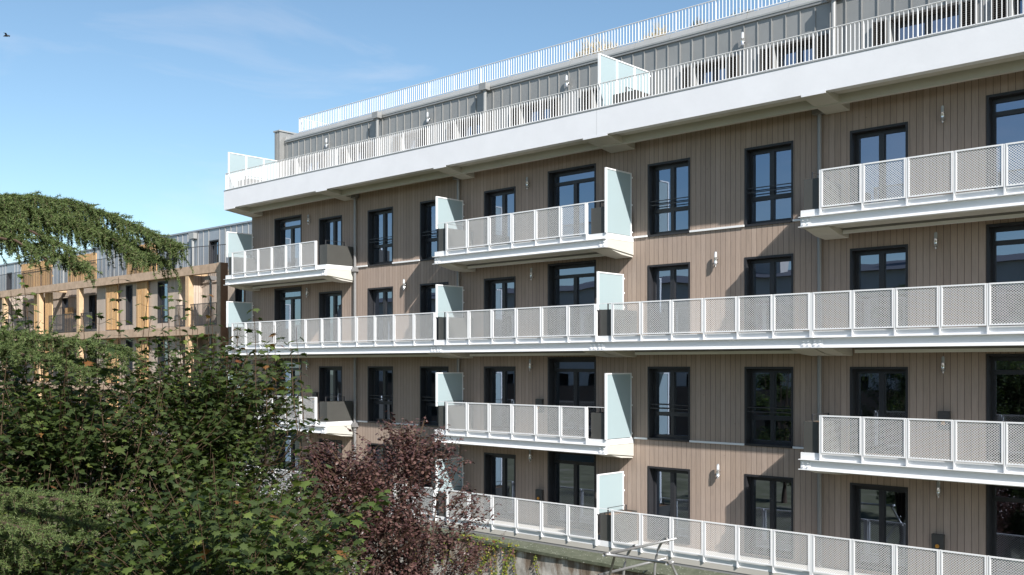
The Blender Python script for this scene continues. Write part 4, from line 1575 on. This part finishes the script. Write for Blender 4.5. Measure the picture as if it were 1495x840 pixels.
w.prism([(-25.6, 7.0), (-32, 8.2), (-38.4, 7.0)], -95.4, 5.4, 'slate')
w.build('roof', OB)
for x in (-78, -55, -41, -28, -12):
    w = MB()
    w.box(x - 1.1, x + 1.1, -30.4, -29.2, 7.6, 9.9, 'render_pale')
    for k in range(4):
        w.tube([(x - .75 + k * .5, -29.8, 9.9), (x - .75 + k * .5, -29.8, 10.4)], .14, 'tile', 8)
    w.build('chimney', OB)

# ================================================================== sky, sun, camera
world = bpy.data.worlds.new('World')
sc.world = world
world.use_nodes = True
nt = world.node_tree
bg = nt.nodes['Background']
sun_dir = Vector((3.0, -1.3, 2.565)).normalized()
elev = math.asin(sun_dir.z)
rot = math.atan2(sun_dir.x, sun_dir.y)
sky = N(nt, 'ShaderNodeTexSky', sky_type='NISHITA', sun_disc=False, sun_elevation=elev, sun_rotation=rot, altitude=60.0, air_density=1.0, dust_density=0.6, ozone_density=1.6)
tc = N(nt, 'ShaderNodeTexCoord')
nrmz = N(nt, 'ShaderNodeVectorMath', operation='NORMALIZE')
L(nt, tc.outputs['Generated'], nrmz.inputs[0])
sep0 = N(nt, 'ShaderNodeSeparateXYZ')
L(nt, nrmz.outputs[0], sep0.inputs[0])
sepY = sep0.outputs[1]
mp = N(nt, 'ShaderNodeMapping')
mp.inputs['Scale'].default_value = (1.0, 1.0, 4.2)
mp.inputs['Location'].default_value = (12.1, 5.2, 3.9)
L(nt, nrmz.outputs[0], mp.inputs[0])
cn = N(nt, 'ShaderNodeTexNoise', i_Scale=3.0, i_Detail=9.0, i_Roughness=0.58, i_Distortion=0.5)
L(nt, mp.outputs[0], cn.inputs['Vector'])
cloudy = M(nt, 'MULTIPLY', M(nt, 'MAXIMUM', M(nt, 'MULTIPLY', sepY, -1.0), 0.0), 0.12)
cm = ramp(nt, M(nt, 'ADD', cn.outputs[0], cloudy), [(0.53, (0, 0, 0)), (0.80, (1, 1, 1))])
skyc = mixc(nt, 1.0, sky.outputs[0], (1.0, 1.105, 1.09), 'MULTIPLY')
cloud = mixc(nt, M(nt, 'MULTIPLY', cm, 0.34), skyc, (7.0, 6.8, 7.1))
L(nt, cloud, bg.inputs['Color'])
bg.inputs['Strength'].default_value = 0.084

sun = bpy.data.lights.new('sun', 'SUN')
sun.energy = 5.0
sun.angle = math.radians(0.53)
sun.color = (1.0, 0.955, 0.90)
so = bpy.data.objects.new('sun', sun)
COL.objects.link(so)
so.rotation_euler = (-sun_dir).to_track_quat('-Z', 'Y').to_euler()
so.location = sun_dir * 60

cam = bpy.data.cameras.new('camera')
cam.sensor_width = 36.0
cam.lens = F / 1495 * 36
cam.shift_x = 0.0
cam.shift_y = (HY - 420) / 1495
cam.clip_end = 3000
cam.clip_start = 0.1
co = bpy.data.objects.new('camera', cam)
COL.objects.link(co)
fwd = Vector((UY, UX, 0))
co.rotation_euler = fwd.to_track_quat('-Z', 'Y').to_euler()
co.location = (0, 0, 0)
sc.camera = co

# raise the whole place so that the ground lies at zero
for ob in list(COL.objects):
    if ob.parent is None:
        ob.location.z += LIFT

sc.view_settings.view_transform = 'Standard'
sc.view_settings.look = 'None'
sc.view_settings.gamma = 1.0
sc.view_settings.use_curve_mapping = False
sc.view_settings.exposure = 0.78
sc.cycles.max_bounces = 8
sc.cycles.diffuse_bounces = 4
sc.cycles.transparent_max_bounces = 24
sc.cycles.caustics_reflective = False
sc.cycles.caustics_refractive = False
sc.cycles.sample_clamp_indirect = 8.0
sc.cycles.use_denoising = True
